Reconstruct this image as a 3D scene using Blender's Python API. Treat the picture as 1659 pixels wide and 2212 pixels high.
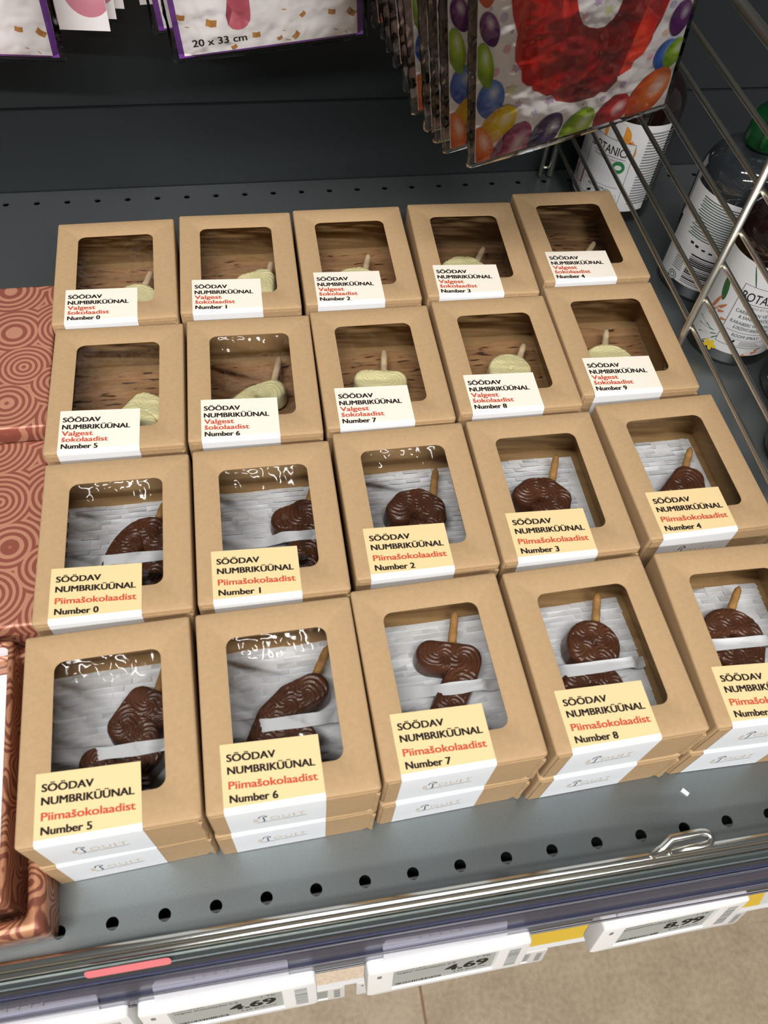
import bpy, bmesh, math, random
import numpy as np
from mathutils import Matrix, Vector

S = 0.01                      # the builder works in centimetres, the scene is in metres
scene = bpy.context.scene
COL = scene.collection
for o in list(bpy.data.objects):
    bpy.data.objects.remove(o)
random.seed(7)
rng = np.random.default_rng(7)
PI = math.pi

# ------------------------------------------------------------------ camera
CR = [[0.98471, -0.16179, 0.06463], [-0.10005, -0.82883, -0.55048], [0.14263, 0.53559, -0.83235]]
CC = (10.22351, -6.82218, 45.11008)
cam_data = bpy.data.cameras.new('camera')
cam = bpy.data.objects.new('camera', cam_data)
COL.objects.link(cam)
ax = [Vector(CR[0]), -Vector(CR[1]), -Vector(CR[2])]
m = Matrix((ax[0], ax[1], ax[2])).transposed().to_4x4()
m.translation = Vector(CC) * S
cam.matrix_world = m
cam_data.sensor_fit = 'VERTICAL'
cam_data.sensor_height = 36.0
cam_data.sensor_width = 27.0
cam_data.lens = 1761.56 / 2212 * 36.0
cam_data.clip_start = 0.01
cam_data.dof.use_dof = True
cam_data.dof.focus_distance = 0.56
cam_data.dof.aperture_fstop = 16
scene.camera = cam

# ------------------------------------------------------------------ light
world = bpy.data.worlds.new('world')
scene.world = world
world.use_nodes = True
world.node_tree.nodes['Background'].inputs[0].default_value = (0.97, 0.98, 1.0, 1)
world.node_tree.nodes['Background'].inputs[1].default_value = 0.14


def strip_light(name, y, z, x, length, width, watts, target, color=(1, 0.97, 0.92)):
    d = bpy.data.lights.new(name, 'AREA')
    d.shape = 'RECTANGLE'
    d.size = length * S
    d.size_y = width * S
    d.energy = watts
    d.color = color
    o = bpy.data.objects.new(name, d)
    COL.objects.link(o)
    o.location = (x * S, y * S, z * S)
    direc = Vector((target[0] - x, target[1] - y, target[2] - z)).normalized()
    yv = Vector((0, 0, 1)) - direc * direc.z
    yv.normalize()
    xv = yv.cross(-direc)
    mm = Matrix((xv, yv, -direc)).transposed().to_4x4()
    mm.translation = o.location
    o.matrix_world = mm
    return o


strip_light('ceiling_strip_light', -62, 215, -20, 170, 12, 40, (14, 25, 0))
strip_light('far_ceiling_strip_light', -200, 215, -8, 320, 7, 90, (14, 10, 0))

vs = scene.view_settings
vs.view_transform = 'Standard'
vs.look = 'None'
vs.exposure = -0.07
vs.gamma = 1.0
vs.use_curve_mapping = False


# ------------------------------------------------------------------ materials
def lin(c):
    return tuple(((v / 255) / 12.92 if v / 255 <= 0.04045 else ((v / 255 + 0.055) / 1.055) ** 2.4) for v in c) + (1,)


def mat(name, rgb, rough=0.5, metal=0.0, spec=0.5, noise=None, bump=None, coat=0.0):
    """noise=(scale, amount) varies the colour, bump=(scale, strength, distance_cm)."""
    M = bpy.data.materials.new(name)
    M.use_nodes = True
    nt = M.node_tree
    b = nt.nodes['Principled BSDF']
    b.inputs['Base Color'].default_value = lin(rgb)
    b.inputs['Roughness'].default_value = rough
    b.inputs['Metallic'].default_value = metal
    b.inputs['Specular IOR Level'].default_value = spec
    b.inputs['Coat Weight'].default_value = coat
    tc = nt.nodes.new('ShaderNodeTexCoord')
    if noise:
        n = nt.nodes.new('ShaderNodeTexNoise')
        n.inputs['Scale'].default_value = noise[0]
        n.inputs['Detail'].default_value = 6
        nt.links.new(tc.outputs['Object'], n.inputs['Vector'])
        mx = nt.nodes.new('ShaderNodeMix')
        mx.data_type = 'RGBA'
        c = lin(rgb)
        a = noise[1]
        mx.inputs[6].default_value = tuple(v * (1 - a) for v in c[:3]) + (1,)
        mx.inputs[7].default_value = tuple(min(1, v * (1 + a)) for v in c[:3]) + (1,)
        nt.links.new(n.outputs['Fac'], mx.inputs[0])
        nt.links.new(mx.outputs[2], b.inputs['Base Color'])
    if bump:
        n2 = nt.nodes.new('ShaderNodeTexNoise')
        n2.inputs['Scale'].default_value = bump[0]
        n2.inputs['Detail'].default_value = 3
        nt.links.new(tc.outputs['Object'], n2.inputs['Vector'])
        bp = nt.nodes.new('ShaderNodeBump')
        bp.inputs['Strength'].default_value = bump[1]
        bp.inputs['Distance'].default_value = bump[2] * S
        nt.links.new(n2.outputs['Fac'], bp.inputs['Height'])
        nt.links.new(bp.outputs['Normal'], b.inputs['Normal'])
    return M


def film_mat(name, tint, gloss, rough, bump):
    """Clear wrinkled film: see-through with a fresnel sheen."""
    M = bpy.data.materials.new(name)
    M.use_nodes = True
    nt = M.node_tree
    nt.nodes.remove(nt.nodes['Principled BSDF'])
    out = nt.nodes['Material Output']
    tr = nt.nodes.new('ShaderNodeBsdfTransparent')
    tr.inputs[0].default_value = tint + (1,)
    gl = nt.nodes.new('ShaderNodeBsdfGlossy')
    gl.inputs['Roughness'].default_value = rough
    lw = nt.nodes.new('ShaderNodeFresnel')
    lw.inputs['IOR'].default_value = gloss
    mx = nt.nodes.new('ShaderNodeMixShader')
    nt.links.new(lw.outputs[0], mx.inputs[0])
    nt.links.new(tr.outputs[0], mx.inputs[1])
    nt.links.new(gl.outputs[0], mx.inputs[2])
    nt.links.new(mx.outputs[0], out.inputs[0])
    if bump:
        tc = nt.nodes.new('ShaderNodeTexCoord')
        n = nt.nodes.new('ShaderNodeTexNoise')
        n.inputs['Scale'].default_value = bump[0]
        n.inputs['Detail'].default_value = 2
        bp = nt.nodes.new('ShaderNodeBump')
        bp.inputs['Strength'].default_value = bump[1]
        bp.inputs['Distance'].default_value = bump[2] * S
        nt.links.new(tc.outputs['Object'], n.inputs['Vector'])
        nt.links.new(n.outputs['Fac'], bp.inputs['Height'])
        nt.links.new(bp.outputs['Normal'], gl.inputs['Normal'])
        nt.links.new(bp.outputs['Normal'], lw.inputs['Normal'])
    return M


def ring_mat():
    """Copper wrapping paper printed with touching discs of concentric rings."""
    M = mat('copper_ring_paper', (186, 132, 108), 0.42, 0.25)
    nt = M.node_tree
    b = nt.nodes['Principled BSDF']
    tc = nt.nodes.new('ShaderNodeTexCoord')
    vo = nt.nodes.new('ShaderNodeTexVoronoi')
    vo.inputs['Scale'].default_value = 28
    vo.inputs['Randomness'].default_value = 0.6
    nt.links.new(tc.outputs['Object'], vo.inputs['Vector'])
    mu = nt.nodes.new('ShaderNodeMath'); mu.operation = 'MULTIPLY'; mu.inputs[1].default_value = 64
    nt.links.new(vo.outputs['Distance'], mu.inputs[0])
    sn = nt.nodes.new('ShaderNodeMath'); sn.operation = 'SINE'
    nt.links.new(mu.outputs[0], sn.inputs[0])
    rp = nt.nodes.new('ShaderNodeValToRGB')
    rp.color_ramp.elements[0].position = 0.35
    rp.color_ramp.elements[1].position = 0.6
    rp.color_ramp.elements[0].color = lin((196, 142, 116))
    rp.color_ramp.elements[1].color = lin((150, 86, 72))
    hl = nt.nodes.new('ShaderNodeMath'); hl.operation = 'MULTIPLY_ADD'; hl.inputs[1].default_value = 0.5; hl.inputs[2].default_value = 0.5
    nt.links.new(sn.outputs[0], hl.inputs[0])
    nt.links.new(hl.outputs[0], rp.inputs[0])
    nt.links.new(rp.outputs[0], b.inputs['Base Color'])
    return M


def wood_ring_mat():
    M = mat('copper_grain_paper', (160, 105, 80), 0.4, 0.35)
    nt = M.node_tree
    b = nt.nodes['Principled BSDF']
    tc = nt.nodes.new('ShaderNodeTexCoord')
    vo = nt.nodes.new('ShaderNodeTexNoise')
    vo.inputs['Scale'].default_value = 38
    vo.inputs['Detail'].default_value = 0.6
    nt.links.new(tc.outputs['Object'], vo.inputs['Vector'])
    mu = nt.nodes.new('ShaderNodeMath'); mu.operation = 'MULTIPLY'; mu.inputs[1].default_value = 110
    nt.links.new(vo.outputs['Fac'], mu.inputs[0])
    sn = nt.nodes.new('ShaderNodeMath'); sn.operation = 'SINE'
    nt.links.new(mu.outputs[0], sn.inputs[0])
    rp = nt.nodes.new('ShaderNodeValToRGB')
    rp.color_ramp.elements[0].position = 0.4
    rp.color_ramp.elements[1].position = 0.7
    rp.color_ramp.elements[0].color = lin((190, 136, 104))
    rp.color_ramp.elements[1].color = lin((128, 76, 60))
    hl = nt.nodes.new('ShaderNodeMath'); hl.operation = 'MULTIPLY_ADD'; hl.inputs[1].default_value = 0.5; hl.inputs[2].default_value = 0.5
    nt.links.new(sn.outputs[0], hl.inputs[0])
    nt.links.new(hl.outputs[0], rp.inputs[0])
    nt.links.new(rp.outputs[0], b.inputs['Base Color'])
    return M


def bark_mat():
    M = mat('birch_bark', (158, 120, 84), 0.75, 0, 0.3)
    nt = M.node_tree
    b = nt.nodes['Principled BSDF']
    tc = nt.nodes.new('ShaderNodeTexCoord')
    oi = nt.nodes.new('ShaderNodeObjectInfo')
    ad = nt.nodes.new('ShaderNodeVectorMath'); ad.operation = 'ADD'
    nt.links.new(tc.outputs['Object'], ad.inputs[0])
    nt.links.new(oi.outputs['Random'], ad.inputs[1])
    mp = nt.nodes.new('ShaderNodeMapping')
    mp.inputs['Scale'].default_value = (75, 420, 20)
    nt.links.new(ad.outputs[0], mp.inputs[0])
    n = nt.nodes.new('ShaderNodeTexNoise')
    n.inputs['Scale'].default_value = 1
    n.inputs['Detail'].default_value = 1.5
    nt.links.new(mp.outputs[0], n.inputs['Vector'])
    rp = nt.nodes.new('ShaderNodeValToRGB')
    e = rp.color_ramp.elements
    e[0].position = 0.31; e[0].color = lin((70, 46, 32))
    e[1].position = 0.36; e[1].color = lin((156, 116, 80))
    e2 = e.new(0.75); e2.color = lin((176, 138, 98))
    nt.links.new(n.outputs['Fac'], rp.inputs[0])
    nt.links.new(rp.outputs[0], b.inputs['Base Color'])
    return M


def balloon_mat(name, rgb, dark=None):
    """Printed balloon: its printed highlight follows the balloon's own UVs."""
    M = mat(name, rgb, 0.35)
    nt = M.node_tree
    b = nt.nodes['Principled BSDF']
    uv = nt.nodes.new('ShaderNodeUVMap')
    vm = nt.nodes.new('ShaderNodeVectorMath'); vm.operation = 'DISTANCE'
    vm.inputs[1].default_value = (0.25, 0.35, 0)
    nt.links.new(uv.outputs[0], vm.inputs[0])
    rp = nt.nodes.new('ShaderNodeValToRGB')
    e = rp.color_ramp.elements
    c = lin(rgb)
    e[0].position = 0.0; e[0].color = tuple(0.25 * v + 0.75 * 0.9 for v in c[:3]) + (1,)
    e[1].position = 0.5; e[1].color = c
    e2 = e.new(1.0); e2.color = lin(dark) if dark else tuple(v * 0.6 for v in c[:3]) + (1,)
    nt.links.new(vm.outputs['Value'], rp.inputs[0])
    nt.links.new(rp.outputs[0], b.inputs['Base Color'])
    return M


def foil_print_mat(name, a, bcol, c):
    """Printed crumpled foil: sharp patches of three tones."""
    M = mat(name, bcol, 0.35)
    nt = M.node_tree
    b = nt.nodes['Principled BSDF']
    tc = nt.nodes.new('ShaderNodeTexCoord')
    mp = nt.nodes.new('ShaderNodeMapping')
    mp.inputs['Scale'].default_value = (42, 42, 15)
    mp.inputs['Rotation'].default_value = (0, 0.5, 0)
    nt.links.new(tc.outputs['Object'], mp.inputs[0])
    vo = nt.nodes.new('ShaderNodeTexVoronoi')
    vo.feature = 'F1'
    vo.inputs['Scale'].default_value = 1.3
    nt.links.new(mp.outputs[0], vo.inputs['Vector'])
    n = nt.nodes.new('ShaderNodeTexNoise')
    n.inputs['Scale'].default_value = 1.1
    n.inputs['Detail'].default_value = 3
    nt.links.new(mp.outputs[0], n.inputs['Vector'])
    ma = nt.nodes.new('ShaderNodeMath'); ma.operation = 'ADD'
    nt.links.new(vo.outputs['Color'], ma.inputs[0])
    nt.links.new(n.outputs['Fac'], ma.inputs[1])
    rp = nt.nodes.new('ShaderNodeValToRGB')
    e = rp.color_ramp.elements
    e[0].position = 0.45; e[0].color = lin(a)
    e[1].position = 0.9; e[1].color = lin(bcol)
    e2 = e.new(1.3 if False else 1.0); e2.color = lin(c)
    sc = nt.nodes.new('ShaderNodeMath'); sc.operation = 'MULTIPLY'; sc.inputs[1].default_value = 0.72
    nt.links.new(ma.outputs[0], sc.inputs[0])
    nt.links.new(sc.outputs[0], rp.inputs[0])
    nt.links.new(rp.outputs[0], b.inputs['Base Color'])
    return M


def tile_mat():
    M = mat('beige_floor_tile', (176, 158, 134), 0.45, 0, 0.4)
    nt = M.node_tree
    b = nt.nodes['Principled BSDF']
    tc = nt.nodes.new('ShaderNodeTexCoord')
    n = nt.nodes.new('ShaderNodeTexNoise'); n.inputs['Scale'].default_value = 14; n.inputs['Detail'].default_value = 8
    nt.links.new(tc.outputs['Object'], n.inputs['Vector'])
    n2 = nt.nodes.new('ShaderNodeTexNoise'); n2.inputs['Scale'].default_value = 120; n2.inputs['Detail'].default_value = 2
    nt.links.new(tc.outputs['Object'], n2.inputs['Vector'])
    ad = nt.nodes.new('ShaderNodeMath'); ad.operation = 'ADD'
    nt.links.new(n.outputs['Fac'], ad.inputs[0]); nt.links.new(n2.outputs['Fac'], ad.inputs[1])
    rp = nt.nodes.new('ShaderNodeValToRGB')
    e = rp.color_ramp.elements
    e[0].position = 0.3; e[0].color = lin((158, 140, 115))
    e[1].position = 0.62; e[1].color = lin((186, 168, 144))
    hl = nt.nodes.new('ShaderNodeMath'); hl.operation = 'MULTIPLY'; hl.inputs[1].default_value = 0.5
    nt.links.new(ad.outputs[0], hl.inputs[0])
    nt.links.new(hl.outputs[0], rp.inputs[0])
    nt.links.new(rp.outputs[0], b.inputs['Base Color'])
    return M


KRAFT = mat('kraft_board', (181, 151, 114), 0.72, 0, 0.25, noise=(420, 0.11), bump=(900, 0.15, 0.02))
KRAFT_IN = mat('kraft_board_inside', (172, 140, 98), 0.8, 0, 0.2, noise=(300, 0.06))
FILM = film_mat('clear_window_film', (0.97, 0.97, 0.965), 1.36, 0.06, (70, 0.55, 0.35))
FILM_L = film_mat('wrinkled_window_film', (0.95, 0.95, 0.95), 1.5, 0.09, (46, 0.7, 0.9))
SLEEVE = film_mat('clear_sleeve_film', (0.985, 0.985, 0.985), 1.33, 0.07, (55, 0.6, 0.3))
LBL_CREAM = mat('cream_white_label', (240, 232, 219), 0.5, 0, 0.3)
LBL_YEL = mat('pale_yellow_label', (232, 206, 156), 0.5, 0, 0.3)
LBL_WHITE = mat('white_label', (232, 236, 242), 0.5, 0, 0.3)
INK = mat('black_ink', (32, 27, 28), 0.6, 0, 0.2)
INK_RED = mat('brick_red_ink', (196, 84, 62), 0.6, 0, 0.2)
INK_GOLD = mat('gold_ink', (214, 178, 118), 0.5, 0, 0.3)
INK_GREY = mat('grey_ink', (120, 124, 124), 0.6)
INK_DGREEN = mat('dark_green_ink', (70, 92, 84), 0.6)
CHOC = mat('milk_chocolate', (92, 56, 38), 0.3, 0, 0.55, noise=(60, 0.2))
WCHOC = mat('white_chocolate', (248, 240, 184), 0.42, 0, 0.4, noise=(80, 0.05))
STICK = mat('baked_candle_stick', (186, 140, 84), 0.7, 0, 0.3, noise=(260, 0.25), bump=(300, 0.4, 0.05))
STICKW = mat('pale_candle_stick', (222, 196, 160), 0.7, 0, 0.3, noise=(260, 0.15), bump=(300, 0.4, 0.05))
PAPER = mat('white_slit_paper', (240, 243, 248), 0.7, 0, 0.3)
BARK = bark_mat()
SHELF = mat('grey_shelf_enamel', (127, 134, 136), 0.36, 0.8, 0.5, noise=(900, 0.12), bump=(1500, 0.08, 0.01))
PANEL = mat('dark_back_panel_enamel', (38, 42, 44), 0.5, 0.1, 0.4, bump=(1200, 0.05, 0.01))
DARK = mat('hole_shade_dark', (20, 22, 24), 0.7)  # near-black colour stands for the shade below the deck holes
CHROME = mat('chrome_wire', (205, 205, 198), 0.2, 1.0)
CHROME_R = mat('zinc_plated_wire', (214, 210, 198), 0.36, 1.0)
RAILM = mat('zinc_rail', (150, 160, 158), 0.32, 0.9, noise=(600, 0.15))
CLEARP = film_mat('clear_rail_plastic', (0.80, 0.80, 0.88), 1.5, 0.12, (40, 0.25, 0.05))
CLEARCLIP = film_mat('frosted_clip_plastic', (0.86, 0.86, 0.9), 1.9, 0.35, None)
FROST = mat('frosted_white_plastic', (226, 226, 232), 0.3)
FROST.node_tree.nodes['Principled BSDF'].inputs['Alpha'].default_value = 0.6
RAILBACK = mat('violet_grey_rail_back', (96, 100, 122), 0.3, 0.2, noise=(200, 0.2))
WHITEP = mat('white_plastic', (234, 234, 234), 0.4)
WHITEP2 = mat('grey_white_plastic', (214, 214, 216), 0.5)
EINK = mat('grey_paper_display', (164, 168, 164), 0.5)
EYEL = mat('yellow_display', (214, 164, 22), 0.5)
RINGS = ring_mat()
GRAIN = wood_ring_mat()
WHITEBOX = mat('white_box_lining', (222, 220, 224), 0.6)
TILE = tile_mat()
GROUT = mat('brown_grout', (140, 112, 88), 0.8)
YSTRIP = mat('yellow_promo_paper', (226, 190, 60), 0.5)
PSTRIP = mat('speckled_promo_paper', (226, 206, 184), 0.5, noise=(330, 0.35))
PINKTAG = mat('pink_tag_paper', (226, 120, 128), 0.3)


# ------------------------------------------------------------------ mesh helpers
class MB:
    def __init__(self):
        self.v = []; self.f = []; self.m = []; self.uv = {}

    def add(self, vs_, fs, mi=0, uv=None):
        n = len(self.v)
        self.v += [tuple(p) for p in vs_]
        for f in fs:
            self.f.append(tuple(i + n for i in f)); self.m.append(mi)
        if uv:
            for i, q in enumerate(uv): self.uv[n + i] = q
        return self

    def box(self, a, b, mi=0):
        x0, y0, z0 = a; x1, y1, z1 = b
        return self.add([(x0, y0, z0), (x1, y0, z0), (x1, y1, z0), (x0, y1, z0), (x0, y0, z1), (x1, y0, z1), (x1, y1, z1), (x0, y1, z1)],
                        [(3, 2, 1, 0), (4, 5, 6, 7), (0, 1, 5, 4), (1, 2, 6, 5), (2, 3, 7, 6), (3, 0, 4, 7)], mi)

    def loft(self, rings, mi=0, cap0=False, cap1=False, closed=True):
        n = len(self.v); k = len(rings[0])
        for r in rings: self.v += [tuple(p) for p in r]
        for i in range(len(rings) - 1):
            for j in range(k if closed else k - 1):
                a = n + i * k + j; b = n + i * k + (j + 1) % k
                self.f.append((a, b, b + k, a + k)); self.m.append(mi)
        if cap0: self.f.append(tuple(n + j for j in reversed(range(k)))); self.m.append(mi)
        if cap1: self.f.append(tuple(n + (len(rings) - 1) * k + j for j in range(k))); self.m.append(mi)
        return self

    def tube(self, pts, r, mi=0, seg=10, radii=None, caps=True):
        pts = [Vector(p) for p in pts]
        rings = []
        prev = None
        for i, p in enumerate(pts):
            t = (pts[min(i + 1, len(pts) - 1)] - pts[max(i - 1, 0)]).normalized()
            if prev is None:
                u = t.orthogonal().normalized()
            else:
                u = (prev - t * prev.dot(t)).normalized()
            prev = u
            w = t.cross(u)
            rr = radii[i] if radii else r
            rings.append([p + (u * math.cos(2 * PI * k / seg) + w * math.sin(2 * PI * k / seg)) * rr for k in range(seg)])
        return self.loft(rings, mi, caps, caps)

    def poly(self, pts, mi=0, uv=None):
        return self.add(pts, [tuple(range(len(pts)))], mi, uv)

    def lathe(self, prof, cx=0, cy=0, seg=40, mi=0, a0=0, a1=2 * PI):
        full = abs(a1 - a0 - 2 * PI) < 1e-6
        k = seg if full else seg + 1
        rings = [[(cx + r * math.cos(a0 + (a1 - a0) * j / seg), cy + r * math.sin(a0 + (a1 - a0) * j / seg), z) for j in range(k)] for r, z in prof]
        return self.loft(rings, mi, False, False, full)

    def build(self, name, mats, parent=None, smooth=False, loc=None, rot=None):
        me = bpy.data.meshes.new(name)
        me.from_pydata([(x * S, y * S, z * S) for x, y, z in self.v], [], self.f)
        for M in (mats if isinstance(mats, (list, tuple)) else [mats]):
            me.materials.append(M)
        me.polygons.foreach_set('material_index', self.m)
        if self.uv:
            l = me.uv_layers.new(name='UVMap')
            for lp in me.loops:
                q = self.uv.get(lp.vertex_index, (0, 0))
                l.data[lp.index].uv = q
        if smooth:
            me.polygons.foreach_set('use_smooth', [True] * len(me.polygons))
        me.update()
        return link(name, me, parent, loc, rot)


def link(name, me, parent=None, loc=None, rot=None):
    o = bpy.data.objects.new(name, me)
    COL.objects.link(o)
    if parent: o.parent = parent
    if loc: o.location = tuple(c * S for c in loc)
    if rot is not None: o.rotation_euler = rot
    return o


def tag(o, label=None, cat=None, group=None, kind=None):
    if label: o['label'] = label
    if cat: o['category'] = cat
    if group: o['group'] = group
    if kind: o['kind'] = kind
    return o


def thing(name, label, cat, loc=(0, 0, 0), rot=(0, 0, 0), group=None):
    o = bpy.data.objects.new(name, None)
    o.empty_display_size = 0.02
    COL.objects.link(o)
    o.location = tuple(c * S for c in loc)
    o.rotation_euler = rot
    return tag(o, label, cat, group)


def autosmooth(o, ang=35):
    me = o.data
    bm = bmesh.new(); bm.from_mesh(me)
    lim = math.radians(ang)
    for f in bm.faces: f.smooth = True
    for e in bm.edges:
        if len(e.link_faces) == 2 and e.calc_face_angle(0) > lim: e.smooth = False
    bm.to_mesh(me); bm.free()
    return o


def rrect(x0, y0, x1, y1, r, z, n=6):
    pts = []
    for cx, cy, a in ((x1 - r, y1 - r, 0), (x0 + r, y1 - r, PI / 2), (x0 + r, y0 + r, PI), (x1 - r, y0 + r, 1.5 * PI)):
        for k in range(n + 1):
            t = a + PI / 2 * k / n
            pts.append((cx + r * math.cos(t), cy + r * math.sin(t), z))
    return pts


_tc = {}


def text2d(body, bold=0.0):
    """Flat glyph mesh of the built-in font, x from 0, scaled so a capital is 1 high."""
    key = (body, bold)
    if key in _tc: return _tc[key]
    def raw(b):
        c = bpy.data.curves.new('glyphs', 'FONT')
        c.body = b; c.size = 1; c.offset = bold; c.resolution_u = 4; c.fill_mode = 'FRONT'
        o = bpy.data.objects.new('glyphs', c); COL.objects.link(o)
        dg = bpy.context.evaluated_depsgraph_get()
        me = o.evaluated_get(dg).to_mesh()
        v = np.array([tuple(q.co)[:2] for q in me.vertices]) if len(me.vertices) else np.zeros((0, 2))
        f = [tuple(p.vertices) for p in me.polygons]
        o.evaluated_get(dg).to_mesh_clear()
        bpy.data.objects.remove(o); bpy.data.curves.remove(c)
        return v, f
    v, f = raw(body)
    h, _ = raw('H')
    capb, capt = h[:, 1].min(), h[:, 1].max()
    v = v.copy()
    v[:, 0] -= v[:, 0].min()
    v[:, 1] -= capb
    v /= (capt - capb)
    _tc[key] = (v, f)
    return _tc[key]


def put_text(mb, body, x, y, width, cap, fn, mi=0, bold=0.012):
    """Text with its baseline start at (x, y); fn maps the flat point to 3D."""
    v, f = text2d(body, min(bold, 0.0))
    sx = (width / v[:, 0].max()) if width else cap
    if bold > 0.0:
        w = bold * 1.7 * cap
        offs = ((-w, -w * .3), (w, -w * .3), (w, w * .3), (-w, w * .3), (0, 0))
    else:
        offs = ((0, 0),)
    p0, px, py = (Vector(fn(x, y)), Vector(fn(x + 0.01, y)), Vector(fn(x, y + 0.01)))
    nrm = (px - p0).cross(py - p0).normalized()
    for k, (ox, oy) in enumerate(offs):
        lift = nrm * (0.0022 * k)
        mb.add([tuple(Vector(fn(x + ox + q[0] * sx, y + oy + q[1] * cap)) + lift) for q in v], f, mi)


# ------------------------------------------------------------------ setting
def build_setting():
    b = MB()
    b.box((-60, 58.4, -100), (120, 60, 7.2))
    o = b.build('wall_back', PANEL); tag(o, 'dark grey lower back panel of the shelving bay', 'wall', kind='structure')
    b = MB()
    b.box((-60, 58.55, 7.35), (120, 60, 90))
    o = b.build('wall_back', PANEL); tag(o, 'dark grey upper back panel above the seam', 'wall', kind='structure')
    t = thing('metal_shelf', 'added grey shelf out of view above the packs, shading the back panel', 'shelf', (0, 0, 62))  # unseen shelf, added to keep light off the back panel
    b = MB(); b.box((-60, 27, 0), (120, 58.3, 3)); b.build('deck', SHELF, t)
    b = MB()
    b.box((-300, -300, -97), (300, 58, -95))
    o = b.build('floor', TILE); tag(o, 'beige stone-look floor tiles below the shelf', 'floor', kind='structure')
    b = MB()
    b.box((25.6, -300, -95), (26.0, 58, -94.97)); b.box((-34.4, -300, -95), (-34.0, 58, -94.97)); b.box((-300, -60.2, -95), (300, -59.8, -94.97))
    o = b.build('trim_1', GROUT); tag(o, 'brown grout joints between the floor tiles', 'grout', kind='structure')


def hole_strip(b, y0, y1, yc, x0, x1, xs, r, z):
    """Flat strip of sheet metal with a row of round holes whose walls turn down."""
    n = 24
    edges = [x0] + [(a + c) / 2 for a, c in zip(xs[:-1], xs[1:])] + [x1]
    for i, xc in enumerate(xs):
        l, rgt = edges[i], edges[i + 1]
        outer = []; inner = []; low = []
        for k in range(n):
            a = 2 * PI * (k + 0.5) / n
            c, s_ = math.cos(a), math.sin(a)
            t = 1e9
            if c > 1e-9: t = min(t, (rgt - xc) / c)
            if c < -1e-9: t = min(t, (l - xc) / c)
            if s_ > 1e-9: t = min(t, (y1 - yc) / s_)
            if s_ < -1e-9: t = min(t, (y0 - yc) / s_)
            outer.append([xc + c * t, yc + s_ * t, z])
            inner.append((xc + c * r, yc + s_ * r, z)); low.append((xc + c * r, yc + s_ * r, z - 0.12))
        for cxn, cyn in ((l, y0), (l, y1), (rgt, y0), (rgt, y1)):
            j = min(range(n), key=lambda q: (outer[q][0] - cxn) ** 2 + (outer[q][1] - cyn) ** 2)
            outer[j] = [cxn, cyn, z]
        b.loft([outer, inner, low])


def build_shelf():
    t = thing('metal_shelf', 'grey enamelled metal shelf deck with rows of round holes', 'shelf', (0, 0, 0))
    b = MB()
    X0, X1 = -45, 95
    fx = [-1.68 + 2.5 * k for k in range(-17, 39)]
    rx = [-8.81 + 2.5 * k for k in range(-14, 41)]
    hole_strip(b, -0.9, 0.9, 0, X0, X1, fx, 0.31, 0)
    hole_strip(b, 56.1, 57.4, 56.76, X0, X1, rx, 0.26, 0)
    b.add([(X0, 0.9, 0), (X1, 0.9, 0), (X1, 56.1, 0), (X0, 56.1, 0)], [(0, 1, 2, 3)])
    b.add([(X0, 57.4, 0), (X1, 57.4, 0), (X1, 58.3, 0), (X0, 58.3, 0)], [(0, 1, 2, 3)])
    prof = [(-0.9, 0), (-1.05, -0.04), (-1.12, -0.15), (-1.12, -3.2), (-0.9, -3.3), (0.2, -3.3)]
    b.loft([[(X0, y, z) for y, z in prof], [(X1, y, z) for y, z in prof]], closed=False)
    o = b.build('deck', SHELF, t)
    b = MB(); b.box((X0, 0.3, -3.2), (X1, 58, -2.9))
    b.build('hole_shade_plate', DARK, t)  # plate added under the deck, painted dark as the shade seen through the holes
    # lower shelf
    t = thing('metal_shelf', 'lower grey shelf edge glimpsed far below the price rail', 'shelf', (0, 0, 0))
    b = MB(); b.box((X0, -0.2, -50), (X1, 58, -46.7)); b.build('deck', SHELF, t)
    b = MB()
    fr = [(-0.2, -46.5), (-0.35, -46.5), (-1.35, -49.2), (-1.7, -49.5), (-1.7, -49.8), (-0.2, -49.8)]
    b.loft([[(X0, y, z) for y, z in fr], [(X1, y, z) for y, z in fr]], 0, True, True)
    b.build('front_rail', WHITEP2, t)
    for x0, x1, m_, lb in ((31, 58.5, YSTRIP, 'yellow promo paper strip on the lower shelf edge, seen between two price tags'),
                           (5, 17.5, PSTRIP, 'speckled pastel paper strip on the lower shelf edge, seen between two price tags')):
        b = MB()
        st = [(-0.4, -46.75), (-1.3, -49.1), (-1.36, -49.1), (-0.46, -46.75)]
        b.loft([[(x0, y, z) for y, z in st], [(x1, y, z) for y, z in st]], 0, True, True)
        tag(b.build('promo_strip', m_), lb, 'paper strip', 'promo strips')


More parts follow.
